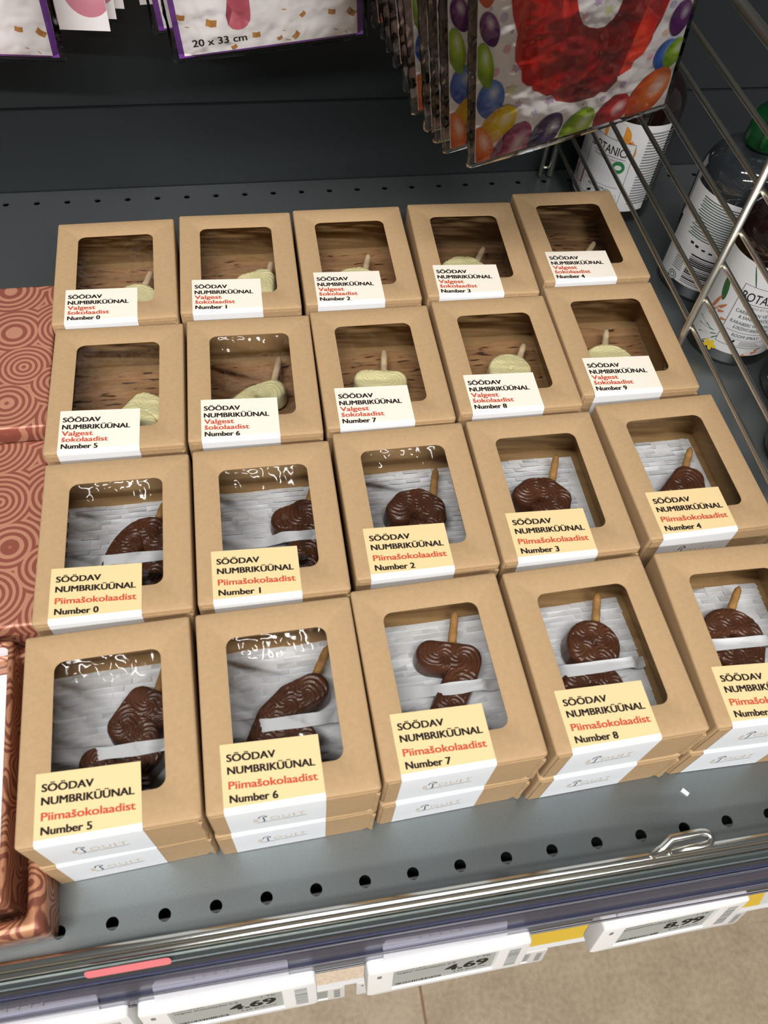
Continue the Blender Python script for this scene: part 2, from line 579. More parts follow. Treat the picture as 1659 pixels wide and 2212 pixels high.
def esl(name_label, org, yaw, tilt, screen, price, w=8.8, h=4.3, small=None, group='electronic shelf labels'):
    """Electronic price tag: top left front corner at org, face leaning back."""
    t = thing('electronic_price_tag', name_label, 'price tag', org, (0, 0, 0), group)
    M = Matrix.Rotation(yaw, 4, 'Z') @ Matrix.Rotation(tilt - PI / 2, 4, 'X')
    t.matrix_basis = Matrix.Translation(Vector(org) * S) @ M
    # local: x right, z up (0 at top), y into the rail
    b = MB()
    d = 1.1
    fr = rrect(0, -h, w, 0, 0.25, 0, 4)
    def R(ins, y): return [(x, y, z) for x, z, _ in rrect(ins, -h + ins, w - ins, -ins, 0.25, 0, 4)]
    sx0, sx1, sz0, sz1 = 1.35, w - 1.75, -h + 0.55, -0.55
    hole = [(x, 0, z) for x, z, _ in rrect(sx0, sz0, sx1, sz1, 0.05, 0, 4)]
    hole2 = [(x, 0.12, z) for x, z, _ in rrect(sx0 + .06, sz0 + .06, sx1 - .06, sz1 - .06, 0.05, 0, 4)]
    b.loft([hole2, hole, R(0.12, 0), R(0.03, 0.05), R(0, 0.14), R(0, d - 0.1), R(0.1, d)], 0, False, False)
    b.poly(list(reversed(R(0.1, d))))
    o = b.build('case', WHITEP, t); autosmooth(o, 40)
    b = MB(); b.poly([(sx0, 0.11, sz0), (sx1, 0.11, sz0), (sx1, 0.11, sz1), (sx0, 0.11, sz1)])
    sc = b.build('display', screen, t)
    tx = MB()
    fn = lambda x, y: (x, 0.105, y)
    if price:
        put_text(tx, price, sx1 - 2.75, sz0 + 1.0, 2.3, 0.95, fn, 0, 0.037)
        put_text(tx, '1 TK', sx1 - 1.1, sz0 + 2.35, 0.75, 0.22, fn, 0, 0.0)
        put_text(tx, price + ' EUR/TK', sx1 - 2.3, sz0 + 0.5, 1.9, 0.2, fn, 0, 0.0)
        for k, s_ in enumerate(small or []):
            put_text(tx, s_, sx0 + 0.2, sz1 - 0.55 - 0.45 * k, min(3.2, 0.19 * len(s_)), 0.24, fn, 0, 0.0)
        x = sx0 + 0.2
        while x < sx0 + 2.8:
            ww = random.choice((0.03, 0.05, 0.08))
            tx.poly([(x, 0.105, sz0 + 0.2), (x + ww, 0.105, sz0 + 0.2), (x + ww, 0.105, sz0 + 0.55), (x, 0.105, sz0 + 0.55)])
            x += ww + random.choice((0.03, 0.05))
        tx.build('display_text', INK, sc)
    # barcode sticker on the right, dot on the left
    b = MB(); z = -0.8
    while z > -h + 0.7:
        hh = random.choice((0.04, 0.07, 0.11))
        b.poly([(w - 1.15, -0.004, z - hh), (w - 0.5, -0.004, z - hh), (w - 0.5, -0.004, z), (w - 1.15, -0.004, z)])
        z -= hh + random.choice((0.05, 0.08))
    b.build('barcode', INK_GREY, t)
    b = MB(); b.loft([[(x, -0.005, zz) for x, zz, _ in rrect(0.5, -1.25, 0.75, -0.8, 0.1, 0, 4)]], 0, cap0=True)
    b.build('indicator_lamp', INK_GREY, t)
    # clip that grips the rail
    b = MB()
    cx0, cx1 = 0.9, w - 1.3
    prof = [(0.4, -0.2), (0.5, 0.25), (0.72, 0.65), (0.9, 1.05), (1.14, 1.75), (1.2, 1.95)]
    pf = prof + [(y + 0.09, z - 0.03) for y, z in reversed(prof)]
    b.loft([[(cx0 + ins + (0.5 if z > 1.6 else 0.0), y, z) for y, z in pf] for ins in (0.0,)] + [[(cx1 - (0.5 if z > 1.6 else 0.0), y, z) for y, z in pf]], 0, True, True)
    cl = b.build('mounting_clip', FROST, t)
    b = MB()
    for k in range(5):
        xx = cx0 + 1.9 + 0.55 * k
        b.box((xx, 0.8, 1.1), (xx + 0.1, 0.98, 1.3))
    b.box((cx0 + 1.9, 0.82, 1.05), (cx0 + 4.2, 0.95, 1.12))
    b.build('clip_teeth', WHITEP2, cl)
    return t


def build_rail():
    X0, X1 = -45, 38.4
    t = thing('price_rail', 'zinc and clear plastic price rail along the shelf front', 'price rail', (0, 0, 0))
    # two bright rods joined by a narrow web stand just in front of the deck
    b = MB()
    lip = [(-1.33, 1.85), (-1.57, 1.35), (-1.63, 1.35), (-1.39, 1.85)]
    b.loft([[(X0, y, z) for y, z in lip], [(95, y, z) for y, z in lip]], 0, True, True)
    b.build('web', RAILM, t)
    for y, z, r in ((-1.36, 1.85, 0.24), (-1.6, 1.35, 0.2)):
        b = MB(); b.tube([(X0, y, z), (95, y, z)], r, seg=16); b.build('rod', CHROME, t, smooth=True)
    for k in range(5):
        b = MB(); b.box((-40 + 30 * k, -1.6, -0.5), (-39.4 + 30 * k, -1.45, 1.3)); b.build('bracket', RAILM, t)
    # sloping zinc fascia
    b = MB()
    fas = [(-1.14, -0.3), (-1.5, 0.1), (-1.85, 0.95), (-1.95, 0.95), (-2.12, 0.62), (-2.18, 0.58), (-2.36, 0.2), (-2.25, -0.1), (-1.5, -0.6)]
    b.loft([[(X0, y, z) for y, z in fas], [(95, y, z) for y, z in fas]], 0, True, True)
    b.build('fascia', RAILM, t)
    b = MB()
    bk = [(-2.25, 0.1), (-2.42, -0.25), (-2.46, -0.25), (-2.95, -2.2), (-3.25, -2.6), (-3.2, -3.0), (-2.6, -2.6)]
    b.loft([[(X0, y, z) for y, z in bk], [(95, y, z) for y, z in bk]], 0, True, True)
    b.build('channel_back', RAILBACK, t)
    b = MB()
    cv = [(-2.2, 0.9), (-2.3, 0.72), (-2.42, 0.3), (-2.62, 0.1), (-2.7, -0.05), (-2.66, -0.3), (-3.0, -1.5), (-3.2, -1.75), (-3.3, -2.3), (-3.46, -2.75), (-3.4, -2.9)]
    b.loft([[(X0, y, z) for y, z in cv], [(95, y, z) for y, z in cv]], 0, closed=False)
    b.build('clear_cover', CLEARP, t)
    for y, z in ((-2.62, 0.12), (-3.18, -1.72), (-3.45, -2.75)):
        b = MB(); b.tube([(X0, y, z), (95, y, z)], 0.06, seg=8); b.build('cover_rib', CLEARCLIP, t, smooth=True)
    # pink tag behind the clear front
    b = MB()
    pts = [(x, y) for x, y, _ in rrect(-0.15, 0, 3.75, 0.62, 0.2, 0, 4)]
    b.poly([(x, -2.0 - 0.115 * (0.62 - v) / 0.62 * 2.0 - 0.05, 1.45 - (0.62 - v) * 1.05) for x, v in pts])
    tag(b.build('shelf_tag', PINKTAG), 'pink rounded paper tag on the zinc rail at lower left', 'paper tag')
    # loop of bright wire that hooks over the lip
    b = MB()
    pts = []
    for k in range(9):
        a = PI / 2 + PI * k / 8
        pts.append((29.1 + 0.45 * math.cos(a), -1.3 + 0.42 * math.sin(a), 3.35 + 0.1 * math.cos(a)))
    path = [(27.7, -1.3, 2.0), (28.3, -1.1, 2.3), (28.8, -0.75, 2.5), (30.4, -0.7, 2.5)]
    for k in range(1, 8):
        a = PI / 2 - PI * k / 8
        path.append((30.45 + 0.45 * math.cos(a), -1.0 + 0.3 * math.sin(a), 2.5 - 0.02 * k))
    path += [(30.2, -1.3, 2.35), (28.7, -1.32, 2.2)]
    b.tube(path, 0.21, seg=14)
    tag(b.build('wire_hook', CHROME, smooth=True), 'bent chrome wire loop hooked over the shelf front at right', 'hook')
    esl('white electronic price tag reading 4.69, the left one of the two', (1.55, -3.97, -2.35), 0.012, 1.384, EINK, '4.69', small=['söödavad', 'valgest shokolaadist 0-9'])
    esl('white electronic price tag reading 4.69, in the middle beside the yellow promo strip', (12.981, -3.975, -2.372), 0.015, 1.384, EINK, '4.69', small=['söödavad', 'valgest shokolaadist 0-9'])
    esl('white electronic price tag reading 8.99 at right', (26.168, -3.844, -3.717), 0.022, 1.384, EINK, '8.99', small=['söödavad', 'piimashokolaadist'])
    esl('white electronic price tag cut off at the bottom left corner of the photo', (-7.7, -3.95, -2.4), 0.01, 1.384, EINK, None)
    lo = 'price tags on the lower shelf'
    esl('blurred white price tag on the lower shelf, left end showing left of the middle tag', (14.47, -1.75, -50), 0.0, 1.384, EINK, None, group=lo)
    esl('blurred white price tag on the lower shelf, right end showing beside the middle tag', (26.0, -1.8, -50), 0.0, 1.384, EINK, None, group=lo)
    esl('blurred yellow-screened price tag on the lower shelf behind the 8.99 tag', (48.8, -1.65, -50), 0.0, 1.384, EYEL, '7.49', group=lo)
    esl('blurred white price tag low down, peeking out right of the left 4.69 tag', (4.5, -1.75, -50), 0.0, 1.384, EINK, None, group=lo)
    b = MB(); b.box((0, 0, 0), (0.42, 0.22, 0.12))
    tag(b.build('plastic_crumb', WHITEP, loc=(31.3, 1.9, 0.001), rot=(0, 0, -0.9)), 'tiny white crumb lying on the grey shelf near the front', 'crumb')


# ------------------------------------------------------------------ kraft boxes
BW, BD, BH = 7.9, 9.96, 3.66
HZ = 3.68


def make_body_mesh():
    b = MB()
    n = 6
    hole = (1.42, 1.6, 6.42, 8.42, 0.5)
    def H(z, g=0): return rrect(hole[0] - g, hole[1] - g, hole[2] + g, hole[3] + g, hole[4] + g, z, n)
    def Oo(i, z, r=0.16): return rrect(i, i, BW - i, BD - i, max(r - i, 0.02), z, n)
    rings = [H(BH - 0.06), H(BH - 0.015), H(BH, 0.03), Oo(0.55, BH, 0.6), Oo(0.13, BH), Oo(0.05, BH - 0.03), Oo(0.01, BH - 0.09), Oo(0, BH - 0.18), Oo(0, 0.1), Oo(0.02, 0.03), Oo(0.1, 0)]
    b.loft(rings, 0, False, True)
    # inside faces
    ins = [H(BH - 0.06), rrect(0.08, 0.08, BW - 0.08, BD - 0.08, 0.1, BH - 0.06, n), rrect(0.08, 0.08, BW - 0.08, BD - 0.08, 0.1, 0.06, n)]
    b.loft(ins, 1, False, True)
    o = b.build('box_body', [KRAFT, KRAFT_IN]); autosmooth(o, 40)
    # flip inner floor cap fine either way
    me = o.data
    bpy.data.objects.remove(o)
    return me


def make_plain_body_mesh():
    b = MB()
    def Oo(i, z, r=0.16): return rrect(i, i, BW - i, BD - i, max(r - i, 0.02), z, 6)
    b.loft([Oo(0.13, BH), Oo(0.05, BH - 0.03), Oo(0.01, BH - 0.09), Oo(0, BH - 0.18), Oo(0, 0.1), Oo(0.02, 0.03), Oo(0.1, 0)], 0, True, True)
    o = b.build('box_body', [KRAFT]); autosmooth(o, 40)
    me = o.data; bpy.data.objects.remove(o); return me


def make_flap_mesh():
    """Front flap with the notched tuck tabs at both lower corners."""
    b = MB()
    pts = [(0.16, 0.06), (7.3, 0.06), (7.42, 0.3), (7.74, 0.42), (7.74, 2.2), (7.66, 2.35), (7.74, 2.5), (7.72, 3.4), (0.16, 3.4)]
    b.loft([[(x, -0.005, z) for x, z in pts], [(x, -0.05, z) for x, z in pts]], 0, False, True)
    # dark open seam and curled tab at the right corner
    b.box((7.6, -0.045, 0.05), (7.86, -0.01, 0.3))
    o = b.build('front_flap', [KRAFT]); me = o.data; bpy.data.objects.remove(o); return me


def make_tab_mesh():
    b = MB()
    rings = []
    for k in range(7):
        t = k / 6
        zz = 0.15 + t * 3.0
        w = 0.14 + 0.05 * math.sin(t * 9)
        rings.append([(7.62, -0.06, zz), (7.78 + 0.02 * math.sin(t * 14), -0.1 - w * 0.5, zz), (7.86, -0.02, zz)])
    b.loft(rings, 0, True, True)
    o = b.build('side_tab', [KRAFT]); me = o.data; bpy.data.objects.remove(o); return me


def make_film_mesh(seed, amp, fm=None):
    r = np.random.default_rng(seed)
    b = MB()
    nx, ny = 60, 70
    x0, x1, y0, y1 = 1.0, 6.85, 1.2, 8.85
    ph = r.uniform(0, 6.28, 8); fr = r.uniform(0.4, 1.5, 8); di = r.uniform(0, 3.14, 8)
    rings = []
    for j in range(ny + 1):
        row = []
        for i in range(nx + 1):
            x = x0 + (x1 - x0) * i / nx; y = y0 + (y1 - y0) * j / ny
            e = min(x - x0, x1 - x, y - y0, y1 - y)
            fade = min(1, e / 1.2)
            z = sum(math.sin(fr[k] * (x * math.cos(di[k]) + y * math.sin(di[k])) * 2 + ph[k]) / (1 + k * 0.3) for k in range(8)) * amp * (0.35 + 0.65 * fade)
            if fm:      # loose film sags behind the rear edge of the opening and puckers there
                sx = min(1, max(0, (x - x0 - 0.3) / 0.9), max(0, (x1 - 0.3 - x) / 0.9))
                t_ = min(1, max(0, (8.55 - y) / 1.15))
                near = math.exp(-((y - 7.9) / 0.55) ** 2)
                z = abs(z) + sx * min(1, max(0, (y - 1.5) / 1.5)) * 0.6 * t_ ** 0.75 + near * sx * 0.05 * (1 + math.sin(6.5 * x + ph[0]) + 0.6 * math.sin(13 * x + ph[1]))
            row.append((x, y, BH - 0.11 - abs(z)))
        rings.append(row)
    b.loft(rings, 0, closed=False)
    o = b.build('window_film', [fm or FILM], smooth=True); me = o.data; bpy.data.objects.remove(o); return me


LX0, LX1, LTOP = 0.80, 5.34, 3.1


def make_label_mesh(upper):
    """Sticker folded over the front edge: printed panel on top, white panel down the front."""
    b = MB()
    def row(y, z, slope=0.0):
        return [(LX0 + (LX1 - LX0) * k / 4, y - slope * k / 4, z) for k in range(5)]
    zt = BH + 0.012
    rows = [row(LTOP, zt, 0.16), row(2.0, zt, 0.08), row(0.22, zt, 0.0)]
    b.loft(rows, 0, closed=False)
    fold = [(0.22, zt), (0.10, zt - 0.005), (0.02, zt - 0.05), (-0.045, zt - 0.12), (-0.062, zt - 0.24), (-0.066, 1.6), (-0.07, 0.12)]
    b.loft([row(y, z) for y, z in fold], 1, closed=False)
    o = b.build('label', [LBL_CREAM if upper == 'white' else LBL_YEL, LBL_WHITE], smooth=True)
    me = o.data; bpy.data.objects.remove(o); return me


def label_text_mesh(kind, num):
    b = MB()
    zt = BH + 0.017
    fn = lambda x, y: (x, y - 0.045 * (x - 1.0), zt)
    if kind == 'milk':
        put_text(b, 'SÖÖDAV', 1.08, 2.27, 2.2, 0.33, fn, 0, 0.037)
        put_text(b, 'NUMBRIKÜÜNAL', 1.08, 1.69, 3.95, 0.33, fn, 0, 0.037)
        put_text(b, 'Piimašokolaadist', 1.09, 1.02, 3.98, 0.34, fn, 1, 0.03)
        put_text(b, 'Number %d' % num, 1.1, 0.42, 2.12, 0.33, fn, 0, 0.037)
    else:
        put_text(b, 'SÖÖDAV', 0.99, 2.24, 2.1, 0.33, fn, 0, 0.037)
        put_text(b, 'NUMBRIKÜÜNAL', 0.98, 1.70, 3.8, 0.33, fn, 0, 0.037)
        put_text(b, 'Valgest', 0.98, 1.22, 1.72, 0.34, fn, 1, 0.03)
        put_text(b, 'šokolaadist', 1.0, 0.78, 2.56, 0.33, fn, 1, 0.03)
        put_text(b, 'Number %d' % num, 1.0, 0.28, 2.0, 0.33, fn, 0, 0.037)
    return b


def logo_mesh():
    """Gold capitals with a small black hat-and-stem glyph and a thin black rule, on the front of the sticker."""
    b = MB()
    y = -0.073
    fn = lambda x, z: (x, y, z)
    put_text(b, 'B', 1.98, 1.55, 0.2, 0.5, fn, 0, -0.012)
    put_text(b, 'O', 2.74, 1.6, 0.42, 0.5, fn, 0, -0.02)
    put_text(b, 'U', 3.3, 1.63, 0.34, 0.5, fn, 0, -0.02)
    put_text(b, 'I', 3.8, 1.66, 0.06, 0.5, fn, 0, -0.012)
    put_text(b, 'T', 4.02, 1.68, 0.34, 0.5, fn, 0, -0.02)
    def stroke(p, q, w=0.028):
        (x0, z0), (x1, z1) = p, q
        L = math.hypot(x1 - x0, z1 - z0); nx, nz = -(z1 - z0) / L * w, (x1 - x0) / L * w
        b.poly([(x0 + nx, y - 0.002, z0 + nz), (x1 + nx, y - 0.002, z1 + nz), (x1 - nx, y - 0.002, z1 - nz), (x0 - nx, y - 0.002, z0 - nz)], 1)
    hat = [(2.2, 2.12), (2.28, 2.42), (2.42, 2.52), (2.6, 2.36), (2.56, 2.26), (2.4, 2.22)]
    for p, q in zip(hat[:-1], hat[1:]): stroke(p, q)
    stroke((2.42, 2.22), (2.47, 1.5)); stroke((2.47, 1.5), (2.36, 1.46))
    stroke((2.1, 1.36), (3.0, 1.4), 0.018); stroke((3.05, 1.41), (4.4, 1.5), 0.018)
    return b


# ---- candles
def arc(cx, cy, rx, ry, a0, a1, n=14):
    return [(cx + rx * math.cos(math.radians(a0 + (a1 - a0) * k / n)), cy + ry * math.sin(math.radians(a0 + (a1 - a0) * k / n))) for k in range(n + 1)]


DIG = {
    0: ([arc(2, 3, 1.0, 1.95, 0, 360, 28)], 0.84),
    1: ([[(2.6, 5.3), (2.6, 0.9)], [(2.6, 5.2), (1.55, 4.75)]], 0.86),
    2: ([[(1.0, 4.55), (1.35, 5.15), (2.05, 5.4), (2.8, 5.0), (2.9, 4.3), (2.3, 3.3), (1.2, 2.0), (0.95, 1.0), (3.0, 0.9)]], 0.84),
    3: ([[(0.95, 4.7), (1.4, 5.2), (2.2, 5.35), (2.95, 4.8), (2.8, 4.0), (2.1, 3.5)], [(2.1, 3.4), (3.0, 2.9), (3.1, 1.8), (2.2, 1.0), (0.95, 1.3)]], 0.82),
    4: ([[(2.4, 5.1), (1.5, 3.7), (0.8, 2.6)], [(0.8, 2.4), (3.5, 2.3)], [(2.75, 5.0), (2.75, 0.9)], [(2.3, 4.0), (2.0, 3.0)]], 0.8),
    5: ([[(1.3, 5.2), (3.1, 5.2)], [(1.3, 5.2), (1.1, 3.6)], [(1.1, 3.6), (2.2, 3.7), (3.0, 2.8), (2.7, 1.5), (1.8, 0.95), (0.75, 1.35)]], 0.84),
    6: ([[(3.0, 5.2), (2.0, 4.5), (1.25, 3.4), (1.0, 2.1)], arc(2, 1.9, 1.0, 1.0, 0, 360, 20)], 0.84),
    7: ([[(1.05, 5.3), (2.95, 5.3)], [(2.95, 5.2), (2.75, 4.4), (1.6, 1.0)]], 0.82),
    8: ([arc(2, 4.6, 0.74, 0.74, 0, 360, 20), arc(2, 2.0, 0.98, 0.98, 0, 360, 20)], 0.74),
    9: ([arc(2, 4.2, 0.98, 0.98, 0, 360, 20), [(2.98, 4.1), (2.8, 2.4), (1.5, 0.95)]], 0.84),
}


def candle_mesh(num, T=1.2, amp=0.085, g=0.042):
    strokes, r = DIG[num]
    segs = []
    cents = []
    for st in strokes:
        acc = 0.55
        for a, c in zip(st[:-1], st[1:]):
            a = np.array(a, float); c = np.array(c, float)
            segs.append((a, c))
            L = np.linalg.norm(c - a); d = 0
            while acc + (L - d) >= 1.05:
                stp = 1.05 - acc; d += stp; acc = 0
                cents.append(a + (c - a) * d / L)
            acc += L - d
        cents.append(np.array(st[0]))
    cc = []
    for q in cents:
        if all(np.linalg.norm(q - p) > 0.75 for p in cc): cc.append(q)
    cc = np.array(cc)
    def sdf(P):
        best = np.full(P.shape[0], 1e9)
        for a, c in segs:
            ab = c - a; L2 = max(ab @ ab, 1e-9)
            t = np.clip(((P - a) @ ab) / L2, 0, 1)
            best = np.minimum(best, np.linalg.norm(P - (a + t[:, None] * ab), axis=1))
        return r - best
    xs = np.arange(-0.3, 4.4, g); ys = np.arange(-0.3, 6.6, g)
    X, Y = np.meshgrid(xs, ys); P = np.stack([X.ravel(), Y.ravel()], 1)
    s = sdf(P)
    nx = len(xs)
    inside = s > 0
    faces = []
    used = set()
    I = inside.reshape(Y.shape)
    for j in range(len(ys) - 1):
        for i in range(nx - 1):
            if I[j, i] or I[j, i + 1] or I[j + 1, i] or I[j + 1, i + 1]:
                q = (j * nx + i, j * nx + i + 1, (j + 1) * nx + i + 1, (j + 1) * nx + i)
                faces.append(q); used.update(q)
    used = sorted(used)
    idx = {u: k for k, u in enumerate(used)}
    Q = P[used].copy(); sq = s[used]
    e = 1e-3
    for _ in range(2):
        sq = sdf(Q)
        out = sq < 0
        gx = (sdf(Q + [e, 0]) - sdf(Q - [e, 0])) / (2 * e); gy = (sdf(Q + [0, e]) - sdf(Q - [0, e])) / (2 * e)
        Q[out] += np.stack([gx, gy], 1)[out] * (-sq[out])[:, None]
    sq = np.maximum(sdf(Q), 0)
    d = np.linalg.norm(Q[:, None, :] - cc[None], axis=2)
    k = d.argmin(1)
    dd = Q - cc[k]; rho = np.linalg.norm(dd, axis=1); th = np.arctan2(dd[:, 1], dd[:, 0]) + k * 1.7
    wob = 0.35 * np.sin(3 * th + k)
    pat = np.abs(np.sin(3.5 * th + (rho + 0.05 * wob) * 11.0)) ** 0.7 * np.clip(rho / 0.2, 0.2, 1) + 0.3 * np.abs(np.sin(6.0 * th + rho * 11)) * np.clip(rho / 0.35, 0, 1)
    pat += np.exp(-(rho / 0.12) ** 2) * 0.6
    ed = np.clip(sq / 0.3, 0, 1)
    z = T * (0.74 + 0.2 * np.sqrt(1 - (1 - ed) ** 2)) + amp * pat * np.clip(sq / 0.14, 0, 1)
    V = [(q[0], q[1], zz) for q, zz in zip(Q, z)]
    F = [tuple(idx[v] for v in f) for f in faces]
    cnt = {}
    for f in F:
        for a, c in zip(f, f[1:] + f[:1]):
            cnt[(a, c)] = 1
    nb = len(V); low = {}
    gx = (sdf(Q + [e, 0]) - sdf(Q - [e, 0])) / (2 * e); gy = (sdf(Q + [0, e]) - sdf(Q - [0, e])) / (2 * e)
    for (a, c) in list(cnt):
        if (c, a) not in cnt:
            for v in (a, c):
                if v not in low:
                    low[v] = len(V)
                    V.append((Q[v, 0] - gx[v] * 0.06, Q[v, 1] - gy[v] * 0.06, 0))
            F.append((c, a, low[a], low[c]))
    return V, F


_cm = {}


def candle(num, kind, anchor_c, anchor_l, rot, scale, box, zb):
    key = (num, kind)
    V, F = candle_mesh(num, 1.2, 0.085 if kind == 'milk' else 0.05)
    c, s_ = math.cos(math.radians(rot)), math.sin(math.radians(rot))
    b = MB()
    b.add([(scale * (c * (x - anchor_c[0]) - s_ * (y - anchor_c[1])), scale * (s_ * (x - anchor_c[0]) + c * (y - anchor_c[1])), z) for x, y, z in V], F)
    return b


# box: (x, y, yaw_deg) of the top layer ; candle placement ; stick ; film wrinkle
TOP = {
    ('white', 0): (-1.99, 34.03, 0.36), ('white', 1): (6.03, 34.33, -1.11), ('white', 2): (14.21, 34.36, -0.67), ('white', 3): (22.51, 34.43, -1.97), ('white', 4): (30.98, 35.12, -0.88),
    ('white', 5): (-1.89, 23.65, -1.13), ('white', 6): (6.17, 23.67, -1.36), ('white', 7): (14.29, 23.75, -0.49), ('white', 8): (22.49, 24.0, -0.7), ('white', 9): (30.58, 24.66, -0.91),
    ('milk', 0): (-1.79, 12.96, -0.51), ('milk', 1): (6.32, 12.99, -0.37), ('milk', 2): (14.55, 13.42, 0.05), ('milk', 3): (22.64, 13.47, -0.29), ('milk', 4): (31.21, 13.87, 0.79),
    ('milk', 5): (-1.78, 2.36, 1.34), ('milk', 6): (6.27, 2.54, 0.61), ('milk', 7): (14.33, 2.87, 1.2), ('milk', 8): (22.58, 2.91, 1.3), ('milk', 9): (30.83, 3.08, -1.39),
}
LOW = {('milk', 5): (-1.79, 2.22, 2.62), ('milk', 6): (6.25, 2.39, 1.3), ('milk', 7): (14.32, 2.69, 2.0)}
CAND = {
    ('milk', 7): ((1.1, 5.3), (3.97, 6.75), -16, 1.0, (5.2, 7.2), (5.8, 9.1)),
    ('milk', 8): ((2, 4.6), (4.55, 6.05), -18, 1.0, (5.15, 7.2), (5.87, 9.15)),
    ('milk', 9): ((2, 4.2), (3.95, 5.45), -20, 1.0, (4.5, 7.0), (5.58, 8.5)),
    ('milk', 5): ((1.3, 5.2), (5.05, 6.75), -30, 0.92, (5.75, 6.9), (6.5, 8.9)),
    ('milk', 6): ((3.0, 5.2), (5.5, 6.1), -16, 1.0, (5.65, 6.7), (6.6, 8.35)),
    ('milk', 2): ((2.05, 5.4), (4.75, 6.1), -14, 1.02, (5.75, 6.6), (6.25, 8.35)),
    ('milk', 3): ((2.2, 5.35), (4.55, 6.0), -14, 1.0, (5.2, 6.7), (5.93, 8.5)),
    ('milk', 0): ((2, 3), (4.75, 4.5), -22, 1.05, (5.7, 7.0), (6.2, 8.3)),
    ('milk', 1): ((1.55, 4.75), (4.95, 6.15), -6, 1.0, (6.35, 7.2), (6.9, 8.6)),
    ('milk', 4): ((2.4, 5.1), (5.2, 5.35), -16, 1.0, (5.4, 5.9), (6.45, 7.55)),
    ('white', 7): ((1.1, 5.3), (3.35, 5.75), -8, 1.0, (4.6, 6.5), (4.89, 8.35)),
    ('white', 8): ((2, 4.6), (4.9, 5.35), -15, 1.0, (5.85, 6.5), (6.5, 7.75)),
    ('white', 9): ((2, 4.2), (3.9, 4.55), -15, 1.0, (4.1, 6.2), (4.69, 7.9)),
    ('white', 6): ((3.0, 5.2), (5.15, 5.65), -16, 1.0, (5.2, 6.3), (5.8, 8.6)),
    ('white', 5): ((1.3, 5.2), (5.1, 5.45), -30, 0.95, (6.3, 5.7), (7.0, 6.9)),
    ('white', 0): ((2, 3), (4.55, 3.2), -16, 1.0, (5.3, 5.7), (5.92, 7.3)),
    ('white', 1): ((1.55, 4.75), (4.45, 5.3), -6, 1.0, (5.85, 5.8), (6.3, 7.5)),
    ('white', 2): ((2.05, 5.4), (4.4, 5.25), -12, 1.0, (4.9, 5.9), (5.39, 7.6)),
    ('white', 3): ((2.2, 5.35), (4.3, 5.75), -14, 1.0, (5.0, 6.3), (5.84, 7.75)),
    ('white', 4): ((2.4, 5.1), (5.0, 4.85), -18, 1.0, (5.3, 5.5), (6.4, 6.85)),
}
WORD = ['zero', 'one', 'two', 'three', 'four', 'five', 'six', 'seven', 'eight', 'nine']


def slit_paper(seed, ragged):
    """Sheet of slit cushioning paper: brick courses whose lower edges lift."""
    r = np.random.default_rng(seed)
    b = MB()
    b.add([(0.5, 0.6, 0.1), (7.4, 0.6, 0.1), (7.4, 9.15, 0.1), (0.5, 9.15, 0.1)], [(0, 1, 2, 3)])
    y = 0.7; row = 0
    while y < 9.1:
        h = 0.34
        x = 0.4 + (0.5 if row % 2 else 0)
        xe = 7.4 - (r.uniform(0, 0.9) + 0.25 * (9.1 - y) * 0.25 if ragged else 0)
        while x < xe:
            x1 = min(x + r.uniform(0.85, 1.15), xe)
            lift = 0.04 + abs(r.normal(0, 0.075)); lift2 = 0.04 + abs(r.normal(0, 0.075))
            tp = 0.14 + 0.05 * math.sin(x * 1.3 + seed) + 0.04 * math.sin(y * 2.1 + seed)
            b.add([(x, y, tp + lift), (x1, y, tp + lift2), (x1, min(y + h + 0.05, 9.2), tp), (x, min(y + h + 0.05, 9.2), tp)], [(0, 1, 2, 3)])
            x = x1
        y += h; row += 1
    return b


def strap_mesh(xl, xr, y, num):
    b = MB()
    top = 1.82
    prof = [(0.45, 0.32, 0.75), (xl - 1.0, 0.4, 0.6), (xl - 0.35, 1.2, 0.25), (xl + 0.05, 1.7, 0.06), (xl + 0.5, top, 0.0), ((xl + xr) / 2, top + 0.03, -0.02), (xr - 0.5, top, 0.0), (xr, 1.7, 0.04), (xr + 0.4, 1.2, 0.15), (min(xr + 1.0, 7.3), 0.5, 0.35), (7.5, 0.4, 0.45)]
    pts = [q for k, q in enumerate(prof) if k == 0 or q[0] > prof[k - 1][0] + 1e-3]
    a = []; c = []; a2 = []; c2 = []
    for k, (x, z, dy) in enumerate(pts):
        yy = y + dy + 0.02 * (4 - x) * 0.6
        w = 0.3 + 0.03 * math.sin(3 * x)
        a.append((x, yy - w, z - 0.06)); c.append((x, yy + w, z + 0.03))
    b.loft([a, c], 0, closed=False)
    b.loft([[(x, yy, z - 0.03) for x, yy, z in c], [(x, yy, z - 0.03) for x, yy, z in a]], 0, closed=False)
    return b


STRAP = {5: (3.0, 6.6, 4.2), 6: (2.7, 6.7, 4.35), 7: (3.9, 6.1, 4.58), 8: (2.5, 6.2, 4.65), 9: (2.5, 5.7, 4.95), 0: (2.9, 6.6, 4.45), 1: (4.6, 6.7, 4.75)}


def bark_sheet(seed):
    r = np.random.default_rng(seed)
    b = MB()
    rings = []
    p = r.uniform(0, 6)
    for j in range(17):
        y = 0.6 + (9.0 - 0.6) * j / 16
        rings.append([(0.3 + 7.2 * i / 12, y - (0.16 * math.sin(i * 0.9 + p) + (0.35 if i > 10 else 0)) * (j / 16), 0.14 + 0.09 * math.sin(i * 0.5 + p) + 0.22 * max(0, (j - 11) / 5) ** 2) for i in range(13)])
    b.loft(rings, 0, closed=False)
    b.loft([[(x, y, z - 0.05) for x, y, z in rr] for rr in reversed(rings)], 0, closed=False)
    return b


